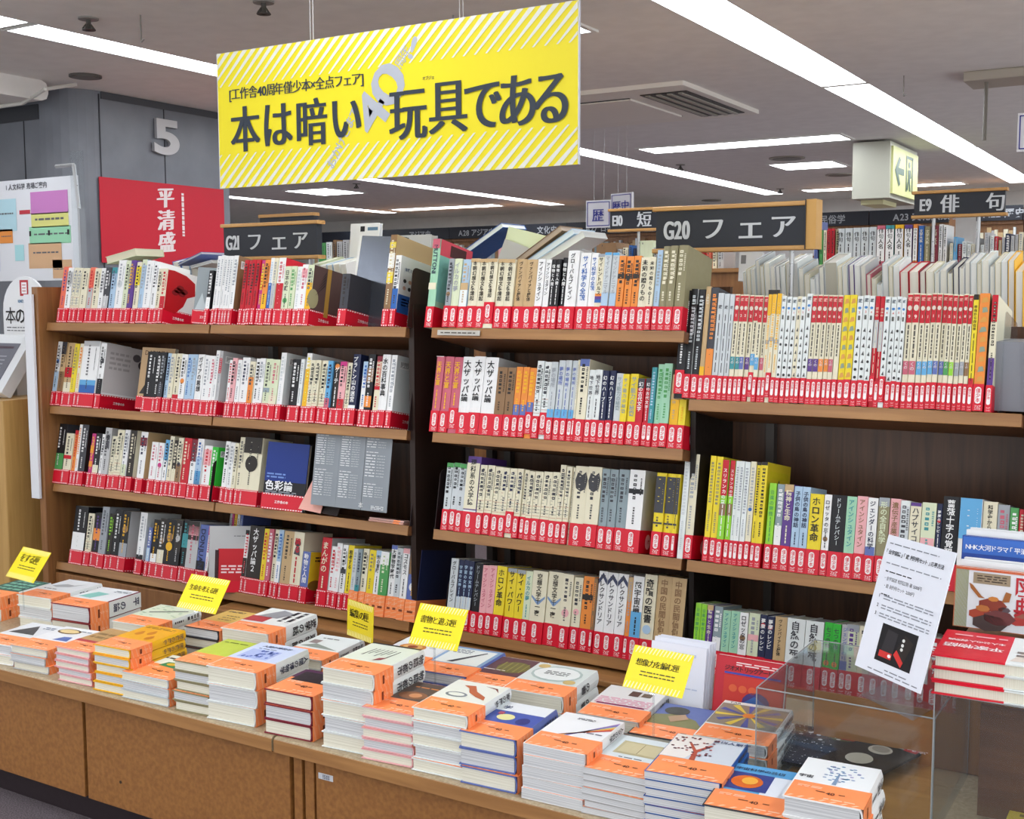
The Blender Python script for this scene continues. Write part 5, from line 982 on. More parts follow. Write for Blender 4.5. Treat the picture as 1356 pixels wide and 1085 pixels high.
def c_rain(A):
    A.rect(.01, .36, .99, .99, mat('e6e8ea'))
    for i, c in enumerate(('b8383a', 'd98a3a', 'd9c86a', '6a7ac0', '8a6ab0')): A.poly([(.3+.03*i, .38), (.33+.03*i, .38), (.98, .68+.05*i), (.98, .73+.05*i)], mat(c), True, 2)
    A.marks(.3, .84, .6, .9, 2, mat('3a3a4a')); A.marks(.6, .5, .95, .56, 1, mat('6a6a7a'))
def c_gate(A): A.rect(.01, .36, .99, .99, mat('d3dee2')); A.rect(.15, .5, .88, .85, mat('b9b08a'), 2); A.rect(.2, .54, .83, .81, mat('c6bd96'), 3); A.rect(.51, .54, .52, .81, mat('7a7050'), 4); A.marks(.3, .4, .7, .44, 1, mat('55605f'))
def c_tree(A):
    A.rect(.01, .4, .99, .99, mat('c9d2dc')); rn = random.Random(9)
    A.poly([(.01, .42), (.35, .42), (.6, .99), (.01, .99)], mat('e6e2dc'), True, 2)
    A.poly([(.42, .4), (.5, .4), (.46, .6), (.6, .8), (.56, .81), (.42, .65), (.3, .8), (.27, .79), (.4, .6)], mat('b5523a'), True, 3)
    for i in range(44): A.ell(.05+.6*rn.random(), .5+.46*rn.random(), .022, .016, mat(rn.choice(('7a2f38', '9a3a3a', '5f3848'))), 4, 6)
    A.htext('芸術人類学', A.w*.55, A.h*.9, .014, mat('2c3f6a'), 4)
def c_blueart(A): A.rect(.01, .38, .99, .99, mat('5aa6dc')); A.rect(.55, .38, .99, .8, mat('dfe6f0'), 2); A.rect(.08, .42, .62, .8, mat('2f3f8a'), 3); A.ell(.33, .6, .2, .14, mat('d9681c'), 4); A.ell(.36, .62, .1, .08, mat('f0b040'), 5); A.htext('宇宙科学の芸術', A.w*.1, A.h*.85, .013, mat('14264a'), 5)
def c_inktree(A):
    A.rect(.01, .36, .99, .99, mat('e8eced')); rn = random.Random(5)
    for i in range(40): r = .28*math.sqrt(rn.random()); t_ = rn.random()*6.28; A.ell(.55+r*math.cos(t_), .7+r*.7*math.sin(t_), .03, .014, mat(rn.choice(('8fa6c8', '6f9ac0', 'a9a6d0'))), 2, 6)
    A.poly([(.5, .42), (.56, .42), (.54, .7), (.52, .7)], mat('7f9ab8'), True, 3); A.htext('宇宙', A.w*.04, A.h*.5, .013, mat('2c2c34'), 3)
def c_bird(A): A.rect(.01, .36, .99, .99, mat('d9dee2')); A.poly([(.1, .6), (.35, .75), (.6, .72), (.8, .85), (.6, .62), (.3, .55)], mat('a0a6aa'), True, 2); A.marks(.1, .42, .5, .48, 1, mat('5a6068'))
def c_teal(A): A.rect(.01, .36, .99, .99, mat('dfe3e6')); A.poly([(.1, .45), (.45, .42), (.6, .7), (.25, .74)], mat('7fc0b8'), True, 2); A.marks(.55, .8, .95, .9, 2, mat('4a5a6a'))
def c_leaf(A):
    A.rect(.01, .36, .99, .99, mat('d3dcc4')); rn = random.Random(8); A.poly([(.2, .6), (.24, .56), (.9, .82), (.88, .86)], mat('6a6e66'), True, 3)
    for i in range(22): A.ell(.08+.84*rn.random(), .4+.55*rn.random(), .05, .012, mat('8fb08a'), 2, 6)
def c_ink(A): A.rect(.01, .36, .99, .99, mat('dfe3df')); A.rect(.01, .4, .45, .62, mat('b33a40'), 2); A.poly([(.1, .62), (.35, .95), (.7, .85), (.55, .6)], mat('8f9296'), True, 2); A.marks(.6, .5, .95, .95, 2, mat('2a2a2e'), True)
def c_hill(A): A.rect(.01, .36, .99, .99, mat('dce2e0')); A.poly([(.05, .45), (.95, .42), (.6, .52), (.3, .6)], mat('8a948a'), True, 2); A.rect(.1, .6, .3, .75, mat('8a7a78'), 2); A.marks(.2, .82, .6, .88, 1, mat('4a504e'))
def c_disc(A): A.rect(.01, .36, .99, .99, mat('e2e6e8')); A.ell(.4, .62, .26, .13, mat('c9803a'), 2); A.ell(.4, .62, .19, .09, mat('e0b06a'), 3); A.ell(.4, .62, .1, .05, mat('9a4a2a'), 4); A.marks(.2, .85, .8, .93, 2, mat('3a3a40'))
def c_tower(A): A.rect(.01, .34, .99, .99, mat('7fa0c4')); A.rect(.08, .38, .92, .93, mat('dde4e0'), 2); A.poly([(.3, .42), (.75, .88), (.78, .86), (.42, .42)], mat('3a4048'), True, 3); A.marks(.15, .75, .5, .9, 3, mat('6a7280'), layer=3)
def c_basket(A):
    A.rect(.01, .36, .99, .99, mat('5c3c44')); A.ell(.55, .66, .3, .2, mat('6f6a3a'), 2)
    for i in range(5): A.rect(.3+.11*i, .5, .33+.11*i, .82, mat('8a8448'), 3)
    A.rect(.05, .5, .5, .52, mat('e0d8d4'), 3)
def c_orn(A): A.rect(.01, .36, .99, .99, mat('cfd8d4')); A.ell(.5, .68, .42, .26, mat('a9bcb8'), 2); A.ell(.5, .68, .38, .22, mat('dfe4e2'), 3); A.ell(.16, .88, .1, .07, mat('c9b070'), 3); A.ell(.84, .46, .1, .07, mat('c9b070'), 3); A.marks(.3, .62, .7, .76, 3, mat('5a605e'), layer=4)
def c_pinkfl(A): A.rect(.01, .36, .99, .99, mat('d9d8d6')); A.marks(.05, .4, .95, .62, 5, mat('d98aa6'), dash=7); A.rect(.1, .38, .9, .42, mat('8a2a5a'), 2); A.rect(.45, .72, .62, .88, mat('5a4038'), 3); A.rect(.66, .74, .82, .86, mat('6a5a4a'), 3)
def c_paint(A): A.rect(.01, .36, .99, .99, mat('5a6aa4')); A.poly([(.01, .36), (.9, .36), (.7, .6), (.4, .72), (.01, .6)], mat('7a7a4a'), True, 2); A.ell(.35, .8, .18, .12, mat('3a3a30'), 3); A.poly([(.4, .45), (.6, .6), (.5, .72), (.3, .6)], mat('a98a6a'), True, 4)
def c_sun(A):
    A.rect(.01, .36, .99, .99, mat('8a8070'))
    for i in range(12):
        t_ = i*math.pi/6; A.poly([(.5, .66), (.5+.48*math.cos(t_), .66+.3*math.sin(t_)), (.5+.48*math.cos(t_+.22), .66+.3*math.sin(t_+.22))], mat('4a5a9a' if i % 2 else 'd9c050'), True, 2)
    A.ell(.5, .66, .09, .06, mat('d9803a'), 3); A.rect(.01, .92, .99, .99, mat('dcdcd8'), 3); A.htext('TAR', A.w*.1, A.h*.93, .012, mat('222'*2), 4)
def c_zebra(A): A.rect(.01, .36, .99, .99, mat('1f5a50')); A.marks(.1, .4, .9, .95, 4, mat('7fc0a8'), dash=4)

def stack(px, py, yr, w_, l_, tt, col, art, desc, rz=5, spine='~', sfg='dgr', vis=None, hard=True, band='o', bg2=None, bh=.07, row='front', deco=(), n=None):
    """a pile lying flat, foot of the books towards the aisle, spines to the right; (px, py) is the front left top corner in the photo"""
    p = on_y(px, py, yr); zt = p.z; n = n or max(1, round((zt-ZT)/tt)); th = (zt-ZT)/n
    for i in range(n):
        top = i == n-1; z1 = ZT+th*(i+1)-.0004; dx = 0 if top else random.uniform(-.004, .004); dy = 0 if top else random.uniform(-.003, .003); r = rz+(0 if top else random.uniform(-1.2, 1.2))
        M = Matrix.Translation((p.x+dx, yr+dy, z1)) @ Matrix.Rotation(math.radians(r), 4, 'Z') @ Matrix.Translation((w_, 0, 0)) @ Matrix(((0, -1, 0, 0), (0, 0, 1, 0), (-1, 0, 0, 0), (0, 0, 0, 1)))
        k = n-1-i
        lab = f'{desc}, top of its {row} row pile' if top else f'{ORD[k+1]} book from the top under the {desc}'
        if len(lab.split()) > 16: lab = ' '.join(lab.split()[:16])
        book(M, th-.0012, w_, l_, col, spine, sfg, deco, band, bh, .002, hard, col, 'stacked_book', lab, 'book', 'piled books on the display table', None, None, grey=(i % 2 if hard else 1), art0=art if top else None)
Y1, Y2 = 1.862, 2.115
# front row, left to right
stack(-32, 848, Y1, .13, .19, .022, 'whi', c_mount, 'white book with dark mountain picture', 6)
stack(13.3, 854, Y1, .125, .19, .021, 'lgr', c_bread, 'white book with golden bread picture', 6)
stack(73, 855.7, Y1, .118, .18, .018, 'pnk', c_tanred, 'tan book with a dark red strip', 3)
stack(123, 852.7, Y1, .118, .19, .024, 'gol', c_must, 'mustard yellow book', 4, spine='図像の歴史', sfg='bro')
stack(159.3, 889, Y1-.005, .15, .155, .021, 'gre', c_green, 'grey slipcase book with green car', 3, bh=.085)
stack(229, 874, Y1+.002, .11, .19, .024, 'olv', c_lime, 'lime green book', 4)
stack(273, 881, Y1, .135, .2, .041, 'wht', c_bloom, 'pale blue book with blue blossom', 5, spine='人間の博物学', sfg='nav')
stack(350, 911.7, Y1, .125, .15, .034, 'win', c_purple, 'dark purple book', 4, bh=.09)
stack(425, 883, Y1, .13, .2, .035, 'wht', c_doodle, 'thick greenish white book with red doodle', 4, spine='物語の都市', sfg='dgr')
stack(479, 935, Y1-.004, .122, .185, .022, 'pnk', c_brown, 'dark brown picture cover book', 4)
stack(545, 936, Y1, .125, .19, .027, 'wht', c_dragon, 'white book with orange dragon', 4, spine='家の歴史', sfg='dgr')
stack(608, 967, Y1, .122, .19, .036, 'blp', c_blue, 'blue and yellow cover book', 4)
stack(692.5, 983.7, Y1, .128, .19, .022, 'whi', c_rain, 'white book with rainbow beam', 3, hard=False, spine='人文の科学', sfg='dgr')
stack(772, 1016, Y1, .125, .185, .0125, 'lgr', c_gate, 'pale paperback with a beige gate picture', 3, hard=False)
stack(853, 1020.6, Y1-.004, .137, .2, .0155, 'blu', c_tree, 'white paperback with red leafed tree', 6, hard=False, bh=.08)
stack(930, 1065, 1.80, .14, .2, .035, 'dgr', c_blueart, 'sky blue book with orange orb', 6, n=3, bh=.075)
stack(1036, 1053, 1.815, .125, .18, .036, 'whi', c_inktree, 'white book with blue ink tree', 4, spine='宇宙', sfg='dgr')
# second row
stack(22, 787, Y2, .13, .2, .034, 'wht', c_bird, 'white book with grey bird', 6, spine='平和の論', sfg='nav', row='second')
stack(67, 798, Y2, .142, .2, .04, 'win', c_teal, 'red-edged white book with teal diamond', 6, spine='平和の論', sfg='nav', row='second', deco=('m.0.99.wht',))
stack(147.5, 822, Y2, .145, .19, .028, 'wht', c_leaf, 'pale green leaf pattern book', 5, row='second')
stack(244, 829, Y2-.01, .11, .18, .03, 'dgr', c_plain('d9b560'), 'tan book half behind the yellow card', 4, row='second')
stack(292, 831, Y2, .145, .21, .037, 'wht', c_ink, 'white book with grey ink wash and brush lettering', 5, spine='遊学の話', sfg='blk', row='second')
stack(366, 866, Y2, .13, .19, .025, 'lgr', c_hill, 'white landscape cover book', 5, row='second')
stack(484, 872, Y2, .135, .2, .026, 'whi', c_disc, 'white book with orange disc', 5, row='second')
stack(546, 886, Y2, .135, .2, .026, 'blp', c_tower, 'blue-bordered book with tower drawing', 5, row='second')
stack(607, 901, Y2, .13, .2, .026, 'wht', c_basket, 'dark red book with a basket picture', 5, row='second')
stack(664, 911, Y2-.005, .142, .2, .033, 'wht', c_orn, 'grey green book with ornamental oval', 5, spine='建築の書', sfg='dgr', row='second')
stack(763, 944, Y2, .135, .2, .028, 'lgr', c_pinkfl, 'grey book with pink blossom border', 5, row='second')
stack(831, 970, Y2-.02, .15, .2, .022, 'dgr', c_paint, 'blue and olive painting cover book', 5, row='second')
stack(918, 973, Y2-.03, .142, .22, .026, 'wht', c_sun, 'yellow and blue sunburst cover book', 5, row='second')
# third row remnants by the left edge
stack(-42, 786, Y2, .125, .2, .03, 'wht', c_zebra, 'green and black patterned book at the left edge', 6, row='second', spine='緑の歴史')

# ------------------------------------------------------------------ yellow message cards on clear clips
def card(P, z0, text, label, lines=2, dim=False):
    tlp, trp, brp, blp_ = P; a0 = on_z(*blp_, z0); b0 = on_z(*brp, z0); U = (b0-a0).normalized(); W_ = (b0-a0).length
    r = ray(*tlp); cam0 = Vector((0, 0, CZ)); s_ = ((a0-cam0).dot(U))/r.dot(U); q = cam0+r*s_; V = (q-a0); V -= U*V.dot(U); H_ = V.length; V.normalize(); N = U.cross(V)
    M = Matrix.Translation(a0) @ Matrix((( U.x, V.x, N.x, 0), (U.y, V.y, N.y, 0), (U.z, V.z, N.z, 0), (0, 0, 0, 1)))
    t = thing('message_card', label, 'card', M, 'yellow message cards on the display table')
    a = MB(); a.box(0, 0, -.0012, W_, H_, 0, mat('ecd81a' if not dim else 'dcc81c', .4)); a.build('card', t)
    a = MB(); F = FR(a, (0, 0, 0), (1, 0, 0), (0, 1, 0), W_, H_, .0003); pw = mat('efe9b0')
    n = 17
    for i in range(n):
        for v0, v1 in ((.99, .84), (.01, .16)):
            d_ = -.03 if v0 > .5 else .03; u0 = (i+.2)/n; a_, b_ = u0, u0+.45/n
            if b_+d_ < 1 and a_+d_ > 0: F.poly([(a_, v0), (a_+d_, v1), (b_+d_-.2/n, v1), (b_, v0)] if v0 > .5 else [(a_, v0), (b_, v0), (b_+d_-.2/n, v1), (a_+d_, v1)], pw)
    sz = min(W_*.86/len(text), H_*.3); F.htext(text, W_*.5-sz*len(text)*.46, H_*.56, sz, mat('1c1a14'), 3, 0, .02, sx=.95, smear=.02)
    F.marks(.22, .3, .8, .46, lines, mat('5a5418'), dash=9, fill=.35); a.build('card_print', t)
    # clip and foot, down to whatever is below
    Mi = M.inverted(); mid = a0+U*(W_*.5)+V*(H_*.12)
    a = MB(); a.cyl(Mi @ (mid-N*.002), Mi @ (Vector((mid.x, mid.y+.004, mid.z-.10))), .0025, M_ACR, 8); o = a.build('clip_rod', t)
    a = MB(); a.box(W_*.5-.008, -.004, -.0035, W_*.5+.008, H_*.14, -.0015, M_ACR); a.build('clip', t)
card(((31, 724), (70, 732), (44, 772.5), (7.4, 763)), CZ-.80, 'をする匣', 'yellow card at the far left in front of the wooden cabinet')
card(((253.7, 760), (304, 771), (285, 814), (233.6, 803.5)), CZ-.80, '生命を考える匣', 'yellow card below the grey and red picture book')
card(((460.5, 793), (494.8, 804.5), (493.5, 853.5), (459.5, 840.6)), CZ-.80, '編集の匣', 'narrow upright yellow card in front of the orange banded spines', dim=True)
card(((556.7, 798.6), (618.7, 808.4), (605, 863), (541, 852)), CZ-.77, '書物と遊ぶ匣', 'yellow card above the orange disc cover, middle of the table')
card(((841, 854), (919.6, 864), (903, 925.6), (824, 909)), CZ-.76, '想像力を編む匣', 'rightmost yellow card in front of the white booklets')

# ------------------------------------------------------------------ right end of the table
def standee(px0_, py0, px1_, py1, y, T, c, label, art=None, n=1, name='standing_book', dy=.02, lean=10, edge='whi', group=None, zb=None):
    p0, p1 = on_y(px0_, py0, y), on_y(px1_, py1, y); W_, H_ = p1.x-p0.x, (p0.z-p1.z)/math.cos(math.radians(lean))
    for i in range(n):
        l = label if i == 0 else f'{ORD[i+1]} copy behind the {label}'
        t = thing(name, l, 'book', Matrix.Translation((p0.x+.003*i, y+dy*i, p1.z+.001)) @ Matrix.Rotation(math.radians(-lean), 4, 'X'), group)
        H2 = H_+(.008 if i else 0)
        if i and not c.startswith('df'): c = 'dcdee0'
        a = MB(); a.box(0, 0, 0, W_, .001, H2, mat(c)); a.box(0, T-.001, 0, W_, T, H2, mat(c)); a.box(0, .001, 0, .001, T-.001, H2, mat(c)); a.build('cover', t)
        a = MB(); a.box(.001, .001, .001, W_-.002, T-.001, H2-.001, mat(edge)); a.build('page_block', t)
        if art and i == 0: a = MB(); art(FR(a, (0, 0, 0), (1, 0, 0), (0, 0, 1), W_, H2, .0006)); a.build('cover_print', t)
def a_white(A): A.marks(.45, .8, .85, .9, 1, mat('b9c4dc')); A.marks(.6, .3, .9, .34, 1, mat('b9c4dc'))
standee(858, 852, 930, 944, 2.335, .006, 'dfe3ee', 'white booklet standing behind the rightmost yellow card', a_white, 4, 'booklet', .009, 9)
def a_geo(A):
    A.rect(.02, .02, .98, .98, mat('c02a38')); A.htext('ジオメトリックアート', A.w*.14, A.h*.78, .0125, mat('3a1c2a'), 3, 1, .0); A.rect(.14, .72, .95, .75, mat('3a4aa8'), 2); A.rect(.14, .02, .98, .7, mat('c9382f'), 2)
    for u in (.28, .42, .56): A.ell(u, .5, .06, .06, mat('d9603a'), 3)
    A.ell(.62, .3, .2, .18, mat('4a3a7a'), 3); A.poly([(.45, .3), (.6, .42), (.78, .3), (.62, .15)], mat('3f6ab0'), True, 4); A.marks(.3, .86, .9, .93, 2, mat('f0d8d8'))
standee(943, 871, 1034, 966, 2.345, .02, 'b8242f', 'red geometric art book standing left of the acrylic case', a_geo, 1, 'picture_book', .02, 12)
# acrylic case with sample magazines
ca, cb = on_y(1002, 912, 2.07), on_y(1238, 952.6, 2.07); zt = (ca.z+cb.z)/2
t = thing('acrylic_case', 'clear acrylic display case holding two dark sample magazines', 'case', Matrix.Translation((ca.x, 2.07, ZT+.001)))
W_, H_, D_ = cb.x-ca.x, zt-ZT, .36; e = .003; edg = mat('8f9496', .3)
for nm_, b_ in (('front_pane', (0, 0, 0, W_, e, H_-e)), ('back_pane', (0, D_-e, 0, W_, D_, H_-e)), ('side_pane', (0, e, 0, e, D_-e, H_-e)), ('side_pane', (W_-e, e, 0, W_, D_-e, H_-e)), ('lid', (0, 0, H_-e, W_, D_, H_))):
    a = MB(); a.box(*b_, M_ACR); a.build(nm_, t)
a = MB(); r_ = .0013
for p, q in (((0,0,0),(0,0,H_)), ((W_,0,0),(W_,0,H_)), ((0,0,H_),(W_,0,H_)), ((0,0,H_),(0,D_,H_)), ((W_,0,H_),(W_,D_,H_)), ((0,D_,H_),(W_,D_,H_)), ((0,D_,0),(0,D_,H_)), ((W_,D_,0),(W_,D_,H_))): a.cyl(p, q, r_, edg, 6)
a.build('polished_edge', t)
a = MB(); a.box(.01, .012, .0, W_-.01, D_-.01, .003, wood('case_floor', 'a8783c', 'bd8b4a')); a.build('floor_mat', t)
a = MB(); a.box(.01, .335, .003, W_-.01, .34, .12, wood('case_backing', 'a06c34', 'b37c3e')); a.build('backing_board', t)
def flatmag(A_, B_, z0, L_, c, art, label, lift):
    a0 = on_z(*A_, z0); b0 = on_z(*B_, z0); U = (b0-a0); W2 = U.length; U.normalize(); V = Vector((-U.y, U.x, 0)); tl_ = a0
    O = tl_-V*L_; M = Matrix.Translation(O+Vector((0, 0, lift))) @ Matrix(((U.x, V.x, 0, 0), (U.y, V.y, 0, 0), (0, 0, 1, 0), (0, 0, 0, 1))) @ Matrix.Rotation(math.radians(2), 4, 'X')
    t = thing('sample_magazine', label, 'magazine', M); a = MB(); a.box(0, 0, -.006, W2, L_, 0, mat(c)); a.build('cover', t)
    a = MB(); a.box(.001, .001, -.0052, W2-.001, L_+.0004, -.0008, M_PX); a.build('page_block', t)
    a = MB(); art(FR(a, (0, 0, 0), (1, 0, 0), (0, 1, 0), W2, L_, .0004)); a.build('cover_print', t)
def a_cos(A):
    rn = random.Random(3); A.rect(.0, .0, 1, .55, mat('1c2a44'))
    for i in range(90): A.ell(rn.random(), rn.random(), .006+.008*rn.random(), .005+.006*rn.random(), mat(rn.choice(('c9d0dc', '8f9ab0', 'e6e8ec'))), 2, 5)
    for i in range(7): A.ell(.15+.5*rn.random(), .65+.3*rn.random(), .03, .02, mat('dfe2e4'), 3, 8)
    A.ell(.3, .8, .25, .1, mat('4a2f2a'), 1); A.ell(.65, .85, .2, .1, mat('6f7040'), 1)
    A.rect(.66, .78, .97, .95, mat('c8242f'), 4); A.htext('見本', A.w*.7, A.h*.83, .022, mat('f0e4e4'), 5)
def a_yu(A):
    A.htext('遊', A.w*.45, A.h*.83, .05, mat('b9b9b6'), 3); A.ell(.5, .68, .2, .09, mat('cfcabb'), 3); A.ell(.5, .69, .15, .06, mat('a8a294'), 4)
    A.ell(.45, .42, .22, .11, mat('c4bfae'), 3); A.poly([(.35, .25), (.95, .2), (.9, .05), (.3, .1)], mat('a39d8e'), True, 3)
    A.rect(.76, .8, .99, .92, mat('c8242f'), 4); A.htext('見本', A.w*.79, A.h*.84, .02, mat('f0e4e4'), 5)
flatmag((1054, 963), (1156, 981), CZ-.93, .2, '14151c', a_cos, 'dark starry sample magazine on the left inside the acrylic case', 0)
flatmag((1160, 974), (1231, 997), CZ-.928, .25, '231f1f', a_yu, 'dark sample magazine with pale shells on the right inside the acrylic case', 0)
# application notice on the case
def sheet(P, z0):
    tlp, trp, brp, blp_ = P; a0 = on_z(*blp_, z0); b0 = on_z(*brp, z0); U = (b0-a0).normalized(); W_ = (b0-a0).length
    r = ray(*tlp); cam0 = Vector((0, 0, CZ)); s_ = ((a0-cam0).dot(U))/r.dot(U); q = cam0+r*s_; V = (q-a0); V -= U*V.dot(U); H_ = V.length; V.normalize(); N = U.cross(V)
    return Matrix.Translation(a0) @ Matrix(((U.x, V.x, N.x, 0), (U.y, V.y, N.y, 0), (U.z, V.z, N.z, 0), (0, 0, 0, 1))), W_, H_
cc = lambda x, y: (980+x/2.819, 700+y/2.819)
M, W2, H2 = sheet((cc(555, 22), cc(802, 92), cc(670, 618), cc(428, 510)), CZ-.672)
t = thing('notice_sign', 'white printed notice on a clear stand standing on the acrylic case', 'sign', M)
a = MB(); a.box(0, 0, -.003, W2, H2, 0, mat('dfe4ee', .4)); a.build('board', t)
a = MB(); F = FR(a, (0, 0, 0), (1, 0, 0), (0, 1, 0), W2, H2, .0004); ik = mat('2a2c34')
F.marks(.06, .935, .8, .95, 1, mat('7a7f8a'), dash=9)
F.htext('「全宇宙誌」「遊 創刊号セット」応募方法', W2*.03, H2*.865, W2*.052, ik, 2, 1, .0, sx=.95)
F.marks(.08, .79, .9, .805, 1, mat('8a8f9a'), dash=9); F.marks(.1, .73, .5, .745, 1, ik, dash=6)
F.htext('・全宇宙誌 松岡正剛 著 5,000円', W2*.1, H2*.675, W2*.046, ik, 2, 0, .0); F.htext('・遊 創刊号セット 2,000円', W2*.12, H2*.62, W2*.046, ik, 2, 0, .0)
for i, v in enumerate((.54, .47, .41)): F.htext(str(i+1), W2*.1, H2*v, W2*.05, ik, 2, 1); F.marks(.17, v-.012, .92, v+.028, 2, mat('8a8f9a'), dash=8, fill=.4, seed=i)
F.marks(.12, .56, .25, .575, 1, ik, dash=3)
F.rect(.26, .1, .8, .37, mat('16161a')); F.poly([(.32, .14), (.5, .13), (.52, .33), (.36, .34)], mat('2e2c30'), True, 2); F.rect(.31, .135, .5, .18, mat('c8322f'), 3); F.ell(.47, .158, .025, .013, mat('eee'*2), 4)
F.poly([(.52, .18), (.66, .11), (.76, .3), (.62, .34)], mat('2a2422'), True, 2); F.poly([(.52, .18), (.66, .11), (.68, .15), (.55, .22)], mat('c8322f'), True, 3)
for v in (.3, .265, .235): F.ell(.62, v, .02, .012, mat('d9dcd8'), 4)
F.marks(.45, .045, .8, .06, 1, mat('7a7f8a'), dash=4); F.marks(.2, .02, .95, .035, 1, mat('7a7f8a'), dash=7); a.build('notice_print', t)
Mi = M.inverted(); a = MB()
f0 = M @ Vector((W2*.1, 0, -.003)); f1 = M @ Vector((W2*.9, 0, -.003)); zl = zt+.003
pts = [f0, f1, Vector((f1.x+.0, f1.y-.0, zl)), Vector((f0.x, f0.y, zl))]
a.add([Mi @ p for p in pts]+[Mi @ (p+Vector((0, .003, 0))) for p in pts], [(0,1,2,3), (7,6,5,4), (0,4,5,1), (1,5,6,2), (2,6,7,3), (3,7,4,0)], M_FILM)
pts = [Vector((f0.x, f0.y, zl)), Vector((f1.x, f1.y, zl)), Vector((f1.x+.02, f1.y+.09, zl)), Vector((f0.x+.02, f0.y+.09, zl))]
a.add([Mi @ p for p in pts]+[Mi @ (p+Vector((0, 0, .002))) for p in pts], [(3,2,1,0), (4,5,6,7), (0,1,5,4), (1,2,6,5), (2,3,7,6), (3,0,4,7)], M_FILM); a.build('clear_foot', t)
# second case on the right, carrying the red and white pile
rb = on_y(1233.6, 918, 2.06); zc2 = rb.z
t = thing('acrylic_case', 'empty clear acrylic case at the right edge under the red and white books', 'case', Matrix.Translation((rb.x+.004, 2.065, ZT+.001)))
W_, H_, D_ = .62, zc2-ZT-.002, .34
for nm_, b_ in (('front_pane', (0, 0, 0, W_, e, H_-e)), ('side_pane', (0, e, 0, e, D_-e, H_-e)), ('side_pane', (W_-e, e, 0, W_, D_-e, H_-e)), ('lid', (0, 0, H_-e, W_, D_, H_))):
    a = MB(); a.box(*b_, M_ACR if nm_ != 'lid' else M_FILM); a.build(nm_, t)
a = MB()
for p, q in (((0,0,0),(0,0,H_)), ((0,0,H_),(W_,0,H_)), ((0,0,H_),(0,D_,H_)), ((0,D_,0),(0,D_,H_))): a.cyl(p, q, r_, edg, 6)
a.build('polished_edge', t)
a = MB(); a.box(.05, .16, 0, .6, .17, H_-.06, wood('box_divider', '5a3a24', '6f4a30')); a.build('inner_board', t)
# red and white pile: fore-edge towards the aisle, feet to the left
rt = on_y(1237, 866, 2.06); th = (rt.z-zc2)/3; wl_ = .255; dl_ = .17
for i in range(3):
    lab = ['lowest of the three red and white books at the right edge', 'middle of the three red and white books at the right edge', 'uppermost red and white book with white lettering at the right edge'][i]
    t = thing('stacked_book', lab, 'book', Matrix.Translation((rb.x-.002*(i % 2), 2.06+.003*(i % 2), zc2+th*i)) @ Matrix.Rotation(math.radians(3), 4, 'Z'), 'red and white books at the right edge')
    a = MB(); a.box(0, 0, 0, wl_, dl_, .002, mat('wht')); a.box(0, 0, th-.0032, wl_, dl_, th-.0008, mat('wht')); a.box(0, dl_-.002, .002, wl_, dl_, th-.0032, mat('wht')); a.build('cover', t)
    a = MB(); a.box(.004, .004, .002, wl_-.004, dl_-.002, th-.0032, M_PX); a.build('page_block', t)
    a = MB(); bw = .115; rd = mat('band', .35); a.box(-.0006, -.0006, -.0003, bw, dl_+.0006, .0024, rd); a.box(-.0006, -.0006, th-.0034, bw, dl_+.0006, th-.0004, rd)
    F = FR(a, (bw, dl_, th-.0004), (-1, 0, 0), (0, -1, 0), bw, dl_, .0003)
    if i == 2:
        F.htext('平家物語', bw*.08, dl_*.52, .026, mat('f2e6e6'), 2, 1, .0); F.htext('主人公の人名図典', bw*.08, dl_*.34, .013, mat('f2e6e6'), 2, 1, 0); F.marks(.08, .12, .9, .2, 1, mat('f2b6bc'))
    a.build('paper_band', t)
    if i == 2:
        a = MB(); F = FR(a, (0, 0, th-.0008), (1, 0, 0), (0, 1, 0), wl_, dl_, .0004); F.poly([(.47, .1), (.98, .2), (.98, .9), (.6, .8)], mat('d9cfc4')); F.poly([(.55, .3), (.95, .4), (.8, .6)], mat('c98a86'), True, 2); F.marks(.5, .25, .95, .5, 2, mat('7a7470')); a.build('cover_print', t)
def a_zu(A):
    A.rect(.01, .01, .99, .99, mat('dde0e4')); A.rect(.01, .01, .15, .99, mat('c9cfa4')); A.rect(.2, .75, .6, .93, mat('9a8a70'), 2); A.marks(.24, .78, .56, .9, 3, mat('4a4038'))
    A.vtext('図典', A.w*.76, A.h*.93, .038, mat('b32430'), 3); A.vtext('平家物語', A.w*.93, A.h*.99, .036, mat('blk'), 3)
    for i, (u, v, r, c) in enumerate(((.42, .42, .16, '8a3a2a'), (.3, .25, .14, 'a8452f'), (.5, .22, .18, '6f3a3a'), (.75, .3, .1, '9a5a4a'), (.43, .52, .06, 'c9803a'), (.32, .35, .08, 'b9703a'), (.55, .36, .07, '5a4a50'), (.7, .2, .1, 'b03a34'), (.4, .12, .2, '4a3a38'))): A.ell(u, v, r, r*.7, mat(c), 2+i % 3, 7)
    A.poly([(.16, .75), (.2, .72), (.3, .55), (.34, .52), (.27, .52), (.18, .66)], mat('a0622f'), True, 4); A.poly([(.56, .66), (.62, .64), (.6, .5), (.52, .48)], mat('a0622f'), True, 4); A.rect(.01, .96, .99, .99, mat('c9603a'), 3)
for i in range(1): standee(1264, 752, 1385, 846, 2.33, .018, 'c9704a', 'white picture book with a red armoured warrior at the right edge', a_zu, 3, 'picture_book', .024, 7)
